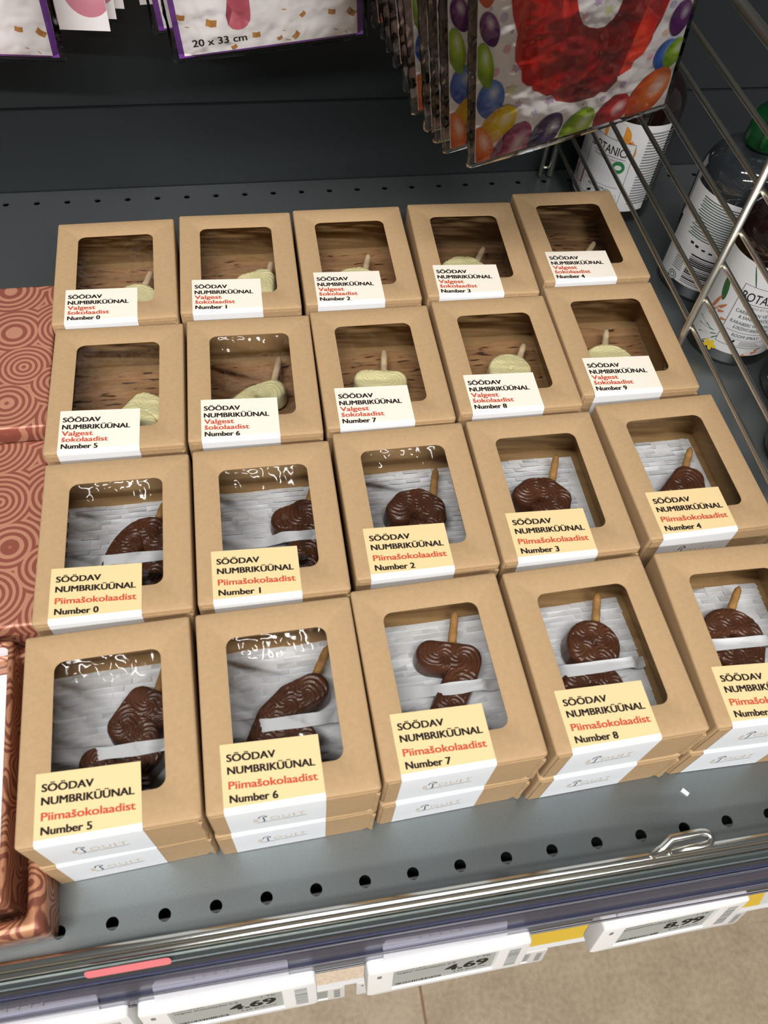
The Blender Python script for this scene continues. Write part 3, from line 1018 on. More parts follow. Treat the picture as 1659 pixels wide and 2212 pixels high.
def build_boxes():
    body = make_body_mesh(); plain = make_plain_body_mesh(); flap = make_flap_mesh(); tab = make_tab_mesh()
    films = {('tight', k): make_film_mesh(k + 3, 0.02) for k in range(3)}
    films.update({('loose', k): make_film_mesh(k + 20, 0.05, FILM_L) for k in range(4)})
    lab = {'white': make_label_mesh('white'), 'milk': make_label_mesh('milk')}
    lg = logo_mesh().build('label_logo', [INK_GOLD, INK]); logo = lg.data; bpy.data.objects.remove(lg)
    rowname = {('white', 0): 'back row', ('white', 1): 'second row from the back', ('milk', 0): 'second row from the front', ('milk', 1): 'front row'}
    for (kind, num), (x, y, a) in TOP.items():
        colr = 'cream white' if kind == 'white' else 'yellow'
        choc = 'white chocolate' if kind == 'white' else 'milk chocolate'
        short = '%s-label Number %d box' % (colr.split()[-1], num)
        # lower box
        lx, ly, la = LOW.get((kind, num), (x + random.uniform(-.04, .04), y + random.uniform(-.05, .05) - 0.05, a + random.uniform(-.3, .3)))
        if kind == 'milk' and num == 8: lx, ly, la = 22.52, 2.75, 1.5
        if kind == 'milk' and num == 9: lx, ly, la = 30.8, 2.95, -1.2
        t = thing('kraft_window_box', 'lower kraft box directly under the %s' % short, 'box', (lx, ly, 0.0), (0, 0, math.radians(la)), 'lower kraft boxes')
        link('box_body', plain, t); link('front_flap', flap, t); link('side_tab', tab, t)
        lo = link('label', lab[kind], t); link('label_logo', logo, lo)
        # upper box
        t = thing('kraft_window_box', 'kraft window box with %s label reading Number %d, %s' % (colr, num, choc), 'box', (x, y, HZ), (0, 0, math.radians(a)), 'kraft boxes on the top layer')
        link('box_body', body, t); link('front_flap', flap, t); link('side_tab', tab, t)
        loose = (kind, num) in {('milk', 0), ('milk', 1), ('milk', 2), ('milk', 5), ('white', 6), ('milk', 6)}
        link('window_film', films[('loose', num % 4) if loose else ('tight', num % 3)], t)
        lo = link('label', lab[kind], t)
        label_text_mesh(kind, num).build('label_text', [INK, INK_RED], lo)
        link('label_logo', logo, lo)
        loc = (x, y, HZ); rot = (0, 0, math.radians(a))
        # lining
        if kind == 'milk':
            pt = thing('paper_liner', 'white slit paper lying under the chocolate number %s in the yellow-label box' % WORD[num], 'paper', loc, rot, 'white paper liners')
            slit_paper(num * 7 + 1, num in (3, 4)).build('slit_sheet', PAPER, pt)
            if num in STRAP:
                strap_mesh(*STRAP[num], num).build('paper_strip', PAPER, pt, smooth=True)
            zb = 0.42
        else:
            b = bark_sheet(num * 3 + 2)
            o = b.build('bark_liner', BARK, smooth=True, loc=loc, rot=rot)
            tag(o, 'brown birch bark sheet under the pale number %s in the white-label box' % WORD[num], 'bark sheet', 'birch bark liners')
            zb = 0.4
        # candle
        ac, al, r_, sc_, s0, s1 = CAND[(kind, num)]
        ca, sa = math.cos(math.radians(a)), math.sin(math.radians(a))
        px, py = x + ca * al[0] - sa * al[1], y + sa * al[0] + ca * al[1]
        nm = 'pale cream' if kind == 'white' else 'brown'
        ct = thing('number_candle', '%s chocolate number %s candle inside the %s' % (nm, WORD[num], short), 'candle', (px, py, HZ + zb), rot, '%s chocolate number candles' % nm)
        cb = candle(num, kind, ac, al, r_, sc_, None, zb)
        o = cb.build('chocolate_number', CHOC if kind == 'milk' else WCHOC, ct, smooth=True)
        d = Vector((s1[0] - s0[0], s1[1] - s0[1], 0)); L = d.length; d.normalize()
        p0 = Vector((s0[0] - al[0], s0[1] - al[1], 0.55)) - d * 0.7
        n = 12; pts = []; rad = []
        for k in range(n + 1):
            tt = k / n
            pts.append(p0 + d * (L + 0.7) * tt + Vector((0, 0, 0.35 * tt)))
            rr = 0.26 - 0.05 * tt
            if tt > 0.85: rr *= math.sqrt(max(0.0, 1 - ((tt - 0.85) / 0.155) ** 2))
            rad.append(max(rr, 0.02) + 0.012 * math.sin(k * 2.3))
        MB().tube(pts, 0.25, seg=14, radii=rad).build('stick', STICK if kind == 'milk' else STICKW, ct, smooth=True)


# ------------------------------------------------------------------ copper gift boxes
def gift_box(label, x0, y0, x1, y1, h, yaw=0):
    t = thing('gift_box', label, 'gift box', (x1, y0, 0), (0, 0, math.radians(yaw)), 'copper gift boxes')
    w, d = x1 - x0, y1 - y0
    def O(i, z, r=0.15): return [(px - w, py, pz) for px, py, pz in rrect(i, i, w - i, d - i, max(r, i * 0 + 0.05), z, 5)]
    b = MB(); b.loft([O(0.1, 0), O(0.1, h - 0.3)], 0, True, True); autosmooth(b.build('base', RINGS, t), 40)
    b = MB(); b.loft([O(0.0, h - 1.9), O(0.0, h - 0.2), O(0.03, h - 0.08), O(0.12, h - 0.01), O(0.25, h)], 0, False, True)
    autosmooth(b.build('lid', RINGS, t), 50)
    return t


def open_box(label, x1, y0, w, d, h, wall, yaw, outm, inm, z0=0.0, flo=0.25, bead=0.3):
    t = thing('open_gift_box', label, 'gift box', (x1, y0, z0), (0, 0, math.radians(yaw)), 'copper gift boxes')
    def O(i, z, r=0.3): return [(px - w, py, pz) for px, py, pz in rrect(i, i, w - i, d - i, r, z, 6)]
    rings = [O(0.05, 0), O(0.0, 0.1), O(0.0, h - bead)]
    for k in range(1, 7):
        a = PI * k / 6
        rings.append(O(wall / 2 - wall / 2 * math.cos(a), h - bead + bead * math.sin(a)))
    b = MB(); b.loft(rings, 0, True, False)
    autosmooth(b.build('walls', outm, t), 50)
    b = MB(); b.loft([O(wall, h - bead), O(wall + 0.02, flo + 0.05), O(wall + 0.1, flo)], 0, False, True)
    autosmooth(b.build('lining', inm, t), 50)
    return t


def build_copper():
    gift_box('copper ring-patterned gift box at left beside the Number 5 white-label box', -30, 28.0, -2.6, 40.9, 4.7)
    gift_box('copper ring-patterned gift box at left beside the yellow-label Number 0 box', -30, 14.75, -2.65, 27.6, 3.9)
    open_box('open copper grain-patterned box tray at lower left corner of the shelf', -1.66, -0.25, 26, 14.6, 2.6, 0.85, 2.6, GRAIN, GRAIN, bead=0.5)
    open_box('small open box with white lining and copper rim standing inside the copper tray', -3.15, 0.95, 22, 13.2, 3.5, 0.32, 2.6, GRAIN, WHITEBOX, z0=0.27, flo=0.8, bead=0.2)


# ------------------------------------------------------------------ wire divider and bottles
def build_divider():
    t = thing('wire_divider', 'chrome wire shelf divider between the kraft boxes and the bottles', 'wire divider', (39.4, 0, 0))
    zs = [3.1, 5.4, 8.05, 10.45, 13.2, 15.6, 18.4, 20.7]
    for z in zs:
        b = MB()
        b.tube([(0, 57.2, z + 0.12), (0, 30, z), (0, 12, z - 0.25), (0, 2.0, z - 0.35)], 0.17, seg=12)
        b.build('rail_wire', CHROME_R, t, smooth=True)
    b = MB()
    b.tube([(0, 57.4, 0.2), (0, 57.4, 22.6), (0, 57.0, 23.6), (0, 56.2, 23.95), (0, 30, 23.95), (0, 6, 23.95), (0, 3, 23.4), (0, 1.9, 22.2), (0, 1.8, 12), (0, 1.8, 0.25)], 0.33, seg=14)
    b.build('frame_wire', CHROME_R, t, smooth=True)
    b = MB(); b.tube([(-0.36, 29.1, 0.05), (-0.36, 29.15, 0.3), (-0.36, 29.15, 23.9)], 0.24, seg=14)
    b.build('post', CHROME_R, t, smooth=True)
    b = MB(); b.tube([(-1.0, 57.3, 0.2), (-1.0, 57.3, 20)], 0.2, seg=10); b.tube([(-1.0, 57.3, 1.0), (0, 57.4, 1.0)], 0.12, seg=8); b.tube([(-1.0, 57.3, 19.5), (0, 57.4, 19.5)], 0.12, seg=8)
    b.build('rear_clip', CHROME_R, t, smooth=True)


def clear_mat(name, col, rough=0.05):
    M = mat(name, col, rough, 0, 0.6, coat=0.5)
    return M


LIQ_DARK = clear_mat('dark_amber_bottle', (26, 13, 11), 0.08)
LIQ_CLEAR = clear_mat('smoky_clear_bottle', (38, 43, 46), 0.06)
CAP_G = mat('green_trigger_plastic', (8, 68, 32), 0.35)
CAP_D = mat('dark_trigger_plastic', (24, 26, 24), 0.4)
ORANGE = mat('citrus_orange_print', (226, 150, 60), 0.5)
REDP = mat('citrus_red_print', (200, 62, 50), 0.5)
LEAF = mat('leaf_green_print', (58, 104, 58), 0.5)
BROWNP = mat('wood_brown_print', (196, 122, 84), 0.5)
YEL = mat('flower_yellow_print', (238, 206, 50), 0.5)
GREENC = mat('round_green_print', (40, 128, 70), 0.5)
LABW = mat('white_bottle_label', (226, 226, 228), 0.45)


def cyl_fn(R, a0):
    """Wraps flat label coordinates (u to the right, z up) round a bottle; a0 is the facing angle."""
    return lambda u, z: (R * math.cos(a0 + u / R), R * math.sin(a0 + u / R), z)


def bottle(label, x, y, r, liquid, capm, face, back=False, art='wood'):
    t = thing('spray_bottle', label, 'bottle', (x, y, 0), (0, 0, 0), 'spray bottles beyond the wire divider')
    b = MB()
    prof = [(0.0, 0.12), (r - 0.5, 0.05), (r - 0.15, 0.12), (r, 0.45), (r, 9.6)]
    for k in range(1, 9):
        a = PI / 2 * k / 8
        prof.append((1.15 + (r - 1.15) * math.cos(a), 9.6 + 2.6 * math.sin(a)))
    prof += [(1.15, 12.9)]
    b.lathe(prof, seg=48)
    b.build('bottle_body', liquid, t, smooth=True)
    b = MB()
    b.lathe([(1.0, 12.4), (1.45, 12.4), (1.55, 12.6), (1.45, 14.6), (1.0, 15.2), (0.9, 15.6), (0.85, 16.4)], seg=28)
    b.build('collar', capm, t, smooth=True)
    b = MB()
    fx = math.radians(face)
    hd = Vector((math.cos(fx), math.sin(fx), 0)); sd = Vector((-hd.y, hd.x, 0))
    secs = [(-2.2, 17.0, 0.55, 0.5), (-1.2, 17.2, 0.85, 1.0), (0, 17.3, 0.95, 1.2), (1.6, 17.5, 0.85, 1.0), (2.9, 17.6, 0.6, 0.6), (3.3, 17.6, 0.45, 0.4)]
    rings = []
    for d, z, w, h in secs:
        rings.append([tuple(hd * d + sd * w * math.cos(2 * PI * k / 14) + Vector((0, 0, z + h * math.sin(2 * PI * k / 14)))) for k in range(14)])
    b.loft(rings, 0, True, True)
    b.build('trigger_head', capm, t, smooth=True)
    b = MB()
    b.tube([tuple(hd * 1.6 + Vector((0, 0, 16.8))), tuple(hd * 2.0 + Vector((0, 0, 15.4))), tuple(hd * 1.9 + Vector((0, 0, 14.0))), tuple(hd * 2.4 + Vector((0, 0, 13.2)))], 0.3, seg=10, radii=[0.45, 0.4, 0.35, 0.25])
    b.build('trigger', capm, t, smooth=True)
    R = r + 0.015
    a0 = math.radians(face)
    span = 2.7 if not back else 2.2
    n = 48
    b = MB()
    za, zb = 1.35, 9.3
    rows = []
    for z in (za, za + 0.15, (za + zb) / 2, zb - 0.15, zb):
        rows.append([(R * math.cos(a0 - span / 2 + span * k / n), R * math.sin(a0 - span / 2 + span * k / n), z) for k in range(n + 1)])
    b.loft(rows, 0, closed=False)
    lab = b.build('label', LABW, t, smooth=True)
    f1 = cyl_fn(R + 0.012, a0); f2 = cyl_fn(R + 0.02, a0)
    pr = MB()
    def blob(u, z, ru, rz, mi, ang=0, n=18, f=f1):
        c, s_ = math.cos(ang), math.sin(ang)
        pr.poly([f(u + ru * math.cos(2 * PI * k / n) * c - rz * math.sin(2 * PI * k / n) * s_, z + ru * math.cos(2 * PI * k / n) * s_ + rz * math.sin(2 * PI * k / n) * c) for k in range(n)], mi)
    def rect(u0, z0, u1, z1, mi, f=f1, nn=10):
        pr.loft([[f(u0 + (u1 - u0) * k / nn, z0) for k in range(nn + 1)], [f(u0 + (u1 - u0) * k / nn, z1) for k in range(nn + 1)]], mi, closed=False)
    if back:
        for k in range(17):
            rect(-2.3 + 0.12 * math.sin(k * 3), 8.8 - 0.2 * k, 2.9 - 0.2 * abs(math.sin(k * 5.1)), 8.8 - 0.2 * k + 0.085, 1)
        u = -1.2
        for k in range(16):
            wz = random.choice((0.05, 0.08, 0.12))
            rect(-1.3, 1.6 + k * 0.17, 1.7, 1.6 + k * 0.17 + wz, 0)
        for k in range(8):
            rect(-2.5, 2.3 + k * 0.2, -1.6, 2.38 + k * 0.2, 2)
        rect(-1.8, 5.0, -1.5, 5.2, 0); rect(-1.3, 4.9, -1.0, 5.1, 0); rect(-0.7, 4.85, -0.4, 5.0, 0); rect(-0.1, 4.8, 0.2, 4.95, 0)
        for rr, mi in ((0.42, 1), (0.34, 8), (0.24, 1), (0.15, 8)):
            blob(-2.15, 1.6, rr, rr, mi, f=cyl_fn(R + 0.012 + (0.5 - rr) * 0.02, a0))
    else:
        if art == 'wood':
            for (u, z, a_, L) in ((-2.6, 2.2, 0.5, 0.9), (-2.2, 1.9, 0.9, 0.9), (-2.9, 2.6, 0.2, 0.8), (-1.3, 8.3, 2.0, 0.9), (0.9, 8.1, 2.2, 1.0), (1.2, 8.3, 1.5, 0.8), (-3.2, 2.9, -0.2, .7), (2.7, 2.0, 2.4, 0.9)):
                blob(u, z, L, 0.05, 3, a_)
            blob(-2.9, 6.3, 0.28, 1.0, 3, 0.2)
            for (u, z, a_) in ((-2.9, 4.2, 0.5), (-2.7, 4.6, 0.9), (-3.1, 4.8, 1.3), (-2.5, 3.9, 0.2)):
                blob(u, z, 0.85, 0.13, 4, a_)
            for k in range(5): blob(-1.95 + 0.3 * math.cos(k * 1.256), 1.45 + 0.25 * math.sin(k * 1.256), 0.26, 0.16, 5, k * 1.256)
            blob(0.9, 1.5, 0.9, 0.14, 4, 0.25); blob(1.2, 1.7, 0.8, 0.12, 4, 0.5)
        else:
            blob(0.4, 8.0, 1.2, 1.1, 6); blob(1.1, 6.8, 1.25, 1.25, 6, f=cyl_fn(R + 0.014, a0)); blob(1.1, 6.85, 1.05, 1.05, 7, f=cyl_fn(R + 0.016, a0))
            blob(-2.3, 3.2, 0.9, 0.8, 7); blob(1.5, 2.6, 0.5, 0.8, 7)
        # framed centre panel
        u0, u1, z0, z1 = (-1.75, 2.2, 2.1, 7.6)
        rect(u0, z0, u1, z1, 2, cyl_fn(R + 0.022, a0)); rect(u0 + 0.05, z0 + 0.05, u1 - 0.05, z1 - 0.05, 8, cyl_fn(R + 0.027, a0))
        f3 = cyl_fn(R + 0.034, a0)
        put_text(pr, 'BOTANICA', u0 + 0.15, 6.35, 3.65, 0.72, f3, 0, 0.004)
        rect(u0 + 0.5, 6.12, u1 - 0.5, 6.16, 0, f3)
        put_text(pr, 'INSPIRED BY NATURE', u0 + 0.6, 5.78, 2.7, 0.2, f3, 2, 0)
        for k, s_ in enumerate(['CARIBBEAN VETIVER', '& SANDALWOOD', 'KARAIBSKI WETYWER', '& DRZEWO SANDALOWE'] if art == 'wood' else ['', '', '', '']):
            if s_: put_text(pr, s_, u0 + (0.3 if k % 2 == 0 else 0.7), 5.2 - 0.44 * k - (0.12 if k > 1 else 0), 3.2 if k % 2 == 0 else 2.5, 0.28, f3, 1, 0.004)
        rect(u0 + 0.3, 3.5, u1 - 0.4, 3.53, 0, f3)
        put_text(pr, 'ROOM SPRAY', u0 + 0.9, 3.05, 2.0, 0.26, f3, 1, 0.004)
        rect(-0.95, 2.25, 1.9, 2.85, 2, f3); rect(-0.92, 2.28, 1.87, 2.82, 8, cyl_fn(R + 0.038, a0))
        f4 = cyl_fn(R + 0.045, a0)
        blob(-0.62, 2.55, 0.18, 0.12, 0, 0.2, f=f4); blob(-0.5, 2.68, 0.09, 0.07, 0, f=f4); blob(-0.75, 2.42, 0.06, 0.09, 0, f=f4)
        for k in range(4): rect(-0.05, 2.36 + 0.11 * k, 1.6 - 0.15 * k, 2.4 + 0.11 * k, 2, f4)
        if art != 'wood':
            blob(1.3, 5.4, 0.55, 0.55, 9, f=f4); blob(1.3, 5.4, 0.3, 0.22, 8, f=cyl_fn(R + 0.05, a0))
            for k in range(26): rect(3.0, 8.6 - 0.26 * k, 5.4, 8.71 - 0.26 * k, 2, cyl_fn(R + 0.03, a0))
    pr.build('label_print', [INK, INK_DGREEN, INK_GREY, LEAF, BROWNP, YEL, ORANGE, REDP, LABW, GREENC], lab)
    return t


def build_bottles():
    bottle('dark bottle with citrus label, rearmost behind the divider wires', 43.9, 53.6, 3.55, LIQ_DARK, CAP_D, -140, art='citrus')
    bottle('clear spray bottle with green trigger and barcode label behind the wires', 48.5, 42.6, 3.55, LIQ_CLEAR, CAP_G, -128, back=True)
    bottle('dark spray bottle with BOTANICA sandalwood label beside the front post', 48.0, 35.5, 3.3, LIQ_DARK, CAP_D, -112)
    bottle('dark spray bottle with floral label cut by the right photo edge', 51.8, 29.4, 3.3, LIQ_DARK, CAP_D, -112)
    bottle('dark bottle showing its base at the right photo edge, frontmost of the bottles', 49.4, 23.4, 3.25, LIQ_DARK, CAP_D, -60)


# ------------------------------------------------------------------ hanging balloon packs
def frame3(yaw, roll, pitch):
    return (Matrix.Rotation(yaw, 4, 'Z') @ Matrix.Rotation(pitch, 4, 'X') @ Matrix.Rotation(roll, 4, 'Y'))


def clip_rect(poly, x0, y0, x1, y1):
    def cut(P, f, inter):
        o = []
        for i in range(len(P)):
            a, c = P[i - 1], P[i]
            if f(c):
                if not f(a): o.append(inter(a, c))
                o.append(c)
            elif f(a): o.append(inter(a, c))
        return o
    def ix(v): return lambda a, c: (v, a[1] + (c[1] - a[1]) * (v - a[0]) / (c[0] - a[0]))
    def iy(v): return lambda a, c: (a[0] + (c[0] - a[0]) * (v - a[1]) / (c[1] - a[1]), v)
    for f, it in ((lambda p: p[0] >= x0, ix(x0)), (lambda p: p[0] <= x1, ix(x1)), (lambda p: p[1] >= y0, iy(y0)), (lambda p: p[1] <= y1, iy(y1))):
        if poly: poly = cut(poly, f, it)
    return poly


PW, PH = 12.1, 17.0
CARDW = mat('white_card_print', (244, 242, 244), 0.4)
BAL = {k: balloon_mat('printed_%s_balloon' % k, c, d) for k, (c, d) in {
    'purple': ((118, 34, 128), (84, 20, 100)), 'blue': ((84, 134, 214), (50, 90, 180)), 'lime': ((164, 200, 36), (120, 160, 20)), 'yellow': ((232, 208, 20), (214, 160, 10)),
    'orange': ((232, 130, 60), (204, 80, 30)), 'magenta': ((160, 48, 108), (120, 24, 84)), 'navy': ((62, 44, 112), (38, 24, 80)), 'red': ((206, 48, 54), (160, 24, 30))}.items()}
RFOIL = foil_print_mat('printed_red_foil', (104, 8, 12), (206, 20, 24), (240, 70, 40))
PFOIL = foil_print_mat('printed_pink_foil', (130, 40, 60), (206, 100, 122), (240, 170, 184))
DOT = {k: mat('pastel_%s_print' % k, c, 0.45) for k, c in {'lavender': (200, 196, 226), 'pink': (232, 184, 198), 'peach': (240, 206, 184), 'lemon': (222, 226, 180), 'mauve': (206, 178, 214), 'grey': (176, 172, 182)}.items()}
VIOLET = mat('violet_border_print', (112, 56, 150), 0.4)
GOLDC = mat('gold_confetti_print', (186, 132, 70), 0.35, noise=(300, 0.6))
PINKPL = balloon_mat('printed_pale_pink_balloon', (216, 150, 164), (204, 132, 150))


def red_card_mesh():
    b = MB()
    names = ['white', 'purple', 'blue', 'lime', 'yellow', 'orange', 'magenta', 'navy', 'red', 'rfoil', 'lavender', 'pink', 'peach', 'lemon', 'mauve', 'grey']
    mats = [CARDW] + [BAL[k] for k in names[1:9]] + [RFOIL] + [DOT[k] for k in names[10:]]
    ix = {k: i for i, k in enumerate(names)}
    b.box((0, 0, 0), (PW, 0.06, PH))
    lay = [0.0]
    def P2(pts, m_, uv=None):
        lay[0] += 0.0016
        y = -0.004 - lay[0]
        b.poly([(p[0], y, p[1]) for p in pts], ix[m_], uv)
    def ell(cx, cy, ex, ey, mr, m_):
        L = math.hypot(ex - cx, ey - cy); ux, uy = (ex - cx) / L, (ey - cy) / L
        pts = []
        for k in range(40):
            a = 2 * PI * k / 40
            s_ = math.cos(a); w = math.sin(a)
            nar = 1.0 if s_ > 0 else 1 - 0.22 * s_ * s_
            pts.append((cx + ux * L * s_ - uy * mr * w * nar, cy + uy * L * s_ + ux * mr * w * nar))
        pts = clip_rect(pts, 0.01, 0.01, PW - 0.01, PH - 0.01)
        if len(pts) < 3: return
        uv = [(((p[0] - cx) * uy - (p[1] - cy) * ux) / mr * 1.0, ((p[0] - cx) * ux + (p[1] - cy) * uy) / L) for p in pts]
        P2(pts, m_, uv)
    def dot(x, y, r, m_, n=16): P2([(x + r * 0.85 * math.cos(2 * PI * k / n), y + r * math.sin(2 * PI * k / n)) for k in range(n)], m_)
    def star(x, y, r, m_): P2([(x + r * (1 if k % 2 == 0 else 0.55) * math.cos(PI * k / 6 + 0.3), y + r * (1 if k % 2 == 0 else 0.55) * math.sin(PI * k / 6 + 0.3)) for k in range(12)], m_)
    for (x, y), r, m_ in zip([(1.39, 9.26), (1.64, 7.36), (1.06, 6.11), (1.87, 8.29), (0.67, 9.96), (8.98, 2.57), (7.85, 1.95), (10.3, 3.97), (10.92, 5.28), (10.95, 6.95), (6.63, 1.99), (1.2, 11), (10.4, 12)],
                             [.28, .27, .27, .12, .12, .24, .2, .22, .22, .22, .08, .25, .25], ['lavender', 'pink', 'pink', 'grey', 'lavender', 'mauve', 'mauve', 'pink', 'peach', 'lavender', 'grey', 'peach', 'pink']):
        dot(x, y, r, m_)
    for (x, y), r, m_ in zip([(2.29, 6.01), (2.01, 4.65), (2.51, 3.49), (3.55, 2.52), (4.46, 3.07), (5.86, 7.91), (7.19, 7.85), (6.48, 8.52)], [.36, .4, .3, .26, .34, .28, .4, .3], ['mauve', 'lemon', 'mauve', 'lavender', 'mauve', 'pink', 'lemon', 'mauve']):
        star(x, y, r, m_)
    O = [(1.72, 10.1), (1.85, 9.19), (2.18, 8.06), (2.09, 7.28), (2.14, 6.47), (2.56, 5.73), (2.61, 5.01), (2.94, 4.61), (3.24, 4.5), (3.32, 4.16), (3.68, 3.95), (4.2, 3.47), (4.5, 3.46), (4.82, 2.94), (5.77, 2.44), (6.31, 2.35), (7.2, 2.34), (7.57, 2.55), (7.94, 2.41), (8.5, 2.99), (8.49, 3.29), (9.22, 3.58), (9.3, 4.03), (9.79, 4.33), (10.12, 5.14), (10.13, 5.45), (10.43, 6.27), (10.62, 7.3), (10.7, 10.5), (10.2, 13.5), (8.4, 15.6), (6.2, 16.1), (4.0, 15.6), (2.2, 13.4)]
    P2(O, 'rfoil')
    P2([(5.29, 8.97), (5.53, 8.1), (5.82, 7.46), (6.18, 7.18), (6.66, 6.96), (7.07, 6.93), (7.46, 7.23), (7.68, 7.57), (7.84, 8.17), (7.9, 11), (7.2, 12.6), (6.2, 12.9), (5.4, 12.2), (5.2, 10.5)], 'white')
    star(5.86, 7.91, .28, 'pink'); star(7.19, 7.85, .36, 'lemon'); star(6.48, 8.52, .28, 'mauve')
    E = [[0.83, 4.38, 0.79, 5.7, 0.82], [0.64, 8.82, 0.34, 9.87, 0.5], [0.43, 6.7, 0.19, 8.17, 0.48], [1.34, 2.44, 2.07, 3.63, 1.01], [0.4, 1.27, 0.1, 2.69, 0.6], [2.38, 0.67, 3.05, 2.07, 1.06], [4.54, 1.02, 5.11, 2.0, 0.86], [6.55, 0.71, 7.14, 1.63, 0.86], [8.7, 0.95, 9.25, 1.86, 0.91], [11.19, 3.86, 11.38, 4.82, 0.62], [11.73, 3.77, 11.91, 4.73, 0.58], [10.91, 1.69, 11.51, 2.94, 1.06], [11.57, 5.99, 11.61, 7.07, 0.58], [0.4, 11.5, 0.3, 12.9, 0.6], [11.8, 9.5, 11.9, 11, .6]]
    E = [e if k not in (4, 5, 6, 7, 8, 11) else [e[0] - (e[2] - e[0]) * 0.35, e[1] - (e[3] - e[1]) * 0.35, e[2], e[3], e[4] * 1.06] for k, e in enumerate(E)]
    for e, m_ in zip(E, ['blue', 'purple', 'lime', 'yellow', 'orange', 'magenta', 'navy', 'lime', 'red', 'blue', 'lime', 'orange', 'purple', 'orange', 'red']): ell(*e, m_)
    o = b.build('printed_card', mats); me = o.data; bpy.data.objects.remove(o); return me


def confetti_card_mesh():
    b = MB()
    W_ = 11.75
    b.box((-0.35, -0.12, 0), (W_ + 0.3, 0.06, 17), 1)
    lay = [0.0]
    def P2(pts, m_, uv=None):
        lay[0] += 0.0016
        b.poly([(p[0], -0.124 - lay[0], p[1]) for p in pts], m_, uv)
    P2([(0.02, 0.12), (W_ - 0.1, 0.12), (W_ - 0.1, 16.6), (0.02, 16.6)], 0)
    conf = [(2.1, 2.01, .34), (4.89, 0.92, .26), (8.04, 1.83, .2), (9.98, 1.75, .24), (11.3, 1.58, .3), (7.49, 0.55, .26), (6.4, 0.5, .18), (6.95, 0.3, .16), (3.33, 0.32, .2), (6.86, 2.27, .15), (6.74, 0.94, .1), (10.9, 0.3, .12), (10.19, 0.57, .12), (0.53, 1.95, .14), (0.25, 2.6, .25),
            (1.5, 5, .3), (9, 5.5, .3), (3, 8, .3), (10, 8, .3), (6, 12, .3)]
    for k, (x, y, r) in enumerate(conf):
        a = random.uniform(-0.9, 0.9); q = 0.65 if r > 0.16 else 0.18
        c, s_ = math.cos(a), math.sin(a)
        P2([(x + c * u - s_ * v, max(0.14, y + s_ * u + c * v)) for u, v in ((-r, -r * q), (0, -r * q * 1.3), (r, -r * q), (r, r * q), (0, r * q * .7), (-r, r * q))], 2)
    ball = [(3.35, 5.5), (3.29, 3.21), (3.09, 2.34), (3.15, 1.77), (3.4, 1.48), (3.73, 1.38), (4.1, 1.42), (4.4, 1.61), (4.6, 1.9), (4.67, 2.24), (4.7, 3.03), (4.7, 5.5), (6.5, 7.2), (6.2, 11), (4.2, 12.4), (2.4, 11), (2.2, 9)]
    P2(ball, 3)
    tb = MB()
    put_text(b, '20 x 33 cm', 0.68, 0.65, 3.55, 0.44, lambda x, y: (x, -0.165, y), 4, 0.02)
    o = b.build('printed_card', [CARDW, VIOLET, GOLDC, PFOIL, INK]); me = o.data; bpy.data.objects.remove(o); return me


def pale_card_mesh():
    b = MB()
    b.box((0, 0, 0), (12, 0.06, 17))
    def bal(cx, cy, rx, ry, mi, n=30):
        pts = clip_rect([(cx + rx * math.cos(2 * PI * k / n), cy + ry * math.sin(2 * PI * k / n)) for k in range(n)], 0.02, 0.02, 11.98, 16.9)
        b.poly([(p[0], -0.004 - 0.002 * mi, p[1]) for p in pts], mi, [((p[0] - cx) / rx, (p[1] - cy) / ry) for p in pts])
    bal(10.9, 2.6, 1.55, 1.75, 1); bal(7.9, 1.0, 0.7, 0.9, 2); bal(8.4, 3.6, 0.5, 0.6, 3); bal(5, 3, 1.2, 1.5, 1)
    o = b.build('printed_card', [CARDW, PINKPL, DOT['lemon'], DOT['mauve']]); me = o.data; bpy.data.objects.remove(o); return me


def sleeve_mesh(w, h, ml=0.5, mr=0.3, mb=0.25, th=0.55, seed=1):
    """Clear crinkled bag round the card: a closed flat pouch with uneven edges."""
    r = np.random.default_rng(seed)
    b = MB()
    ny = 40
    front = []; 
    rings = []
    for j in range(ny + 1):
        z = -mb + (h + mb) * j / ny
        jl = r.uniform(-0.05, 0.05); jr = r.uniform(-0.05, 0.05); jt = r.uniform(-0.06, 0.06)
        e = min(1, (j + 0.3) / 3)
        rings.append([(-ml + jl, 0.1, z), (-ml + 0.25, -0.06 - 0.1 * e, z), (w * 0.3, -0.2 - 0.05 * e + jt * 0.5, z), (w * 0.7, -0.2 - 0.05 * e - jt * 0.5, z), (w + mr - 0.15, -0.06 - 0.1 * e, z), (w + mr + jr, 0.1, z), (w + mr - 0.1, th * e, z), (w * 0.5, (th + 0.1) * e + 0.1, z), (-ml + 0.2, th * e, z)])
    b.loft(rings, 0, True, False)
    o = b.build('clear_sleeve', [SLEEVE], smooth=True); me = o.data; bpy.data.objects.remove(o); return me


def folded_foil_mesh(w, seed):
    """Folded foil balloon packed behind the card."""
    r = np.random.default_rng(seed)
    b = MB()
    rings = []
    for j in range(9):
        z = 0.8 + 13.5 * j / 8
        rings.append([(0.5 + r.uniform(-.1, .1), 0.12, z), (w - 0.5, 0.12, z), (w - 0.5 + r.uniform(-.1, .1), 0.3 + r.uniform(0, .12), z), (w * .5, 0.34 + r.uniform(0, .12), z), (0.5, 0.3 + r.uniform(0, .12), z)])
    b.loft(rings, 0, True, True)
    o = b.build('folded_balloon', [mat('folded_foil', (228, 200, 186), 0.4, 0.15)]); me = o.data; bpy.data.objects.remove(o); return me


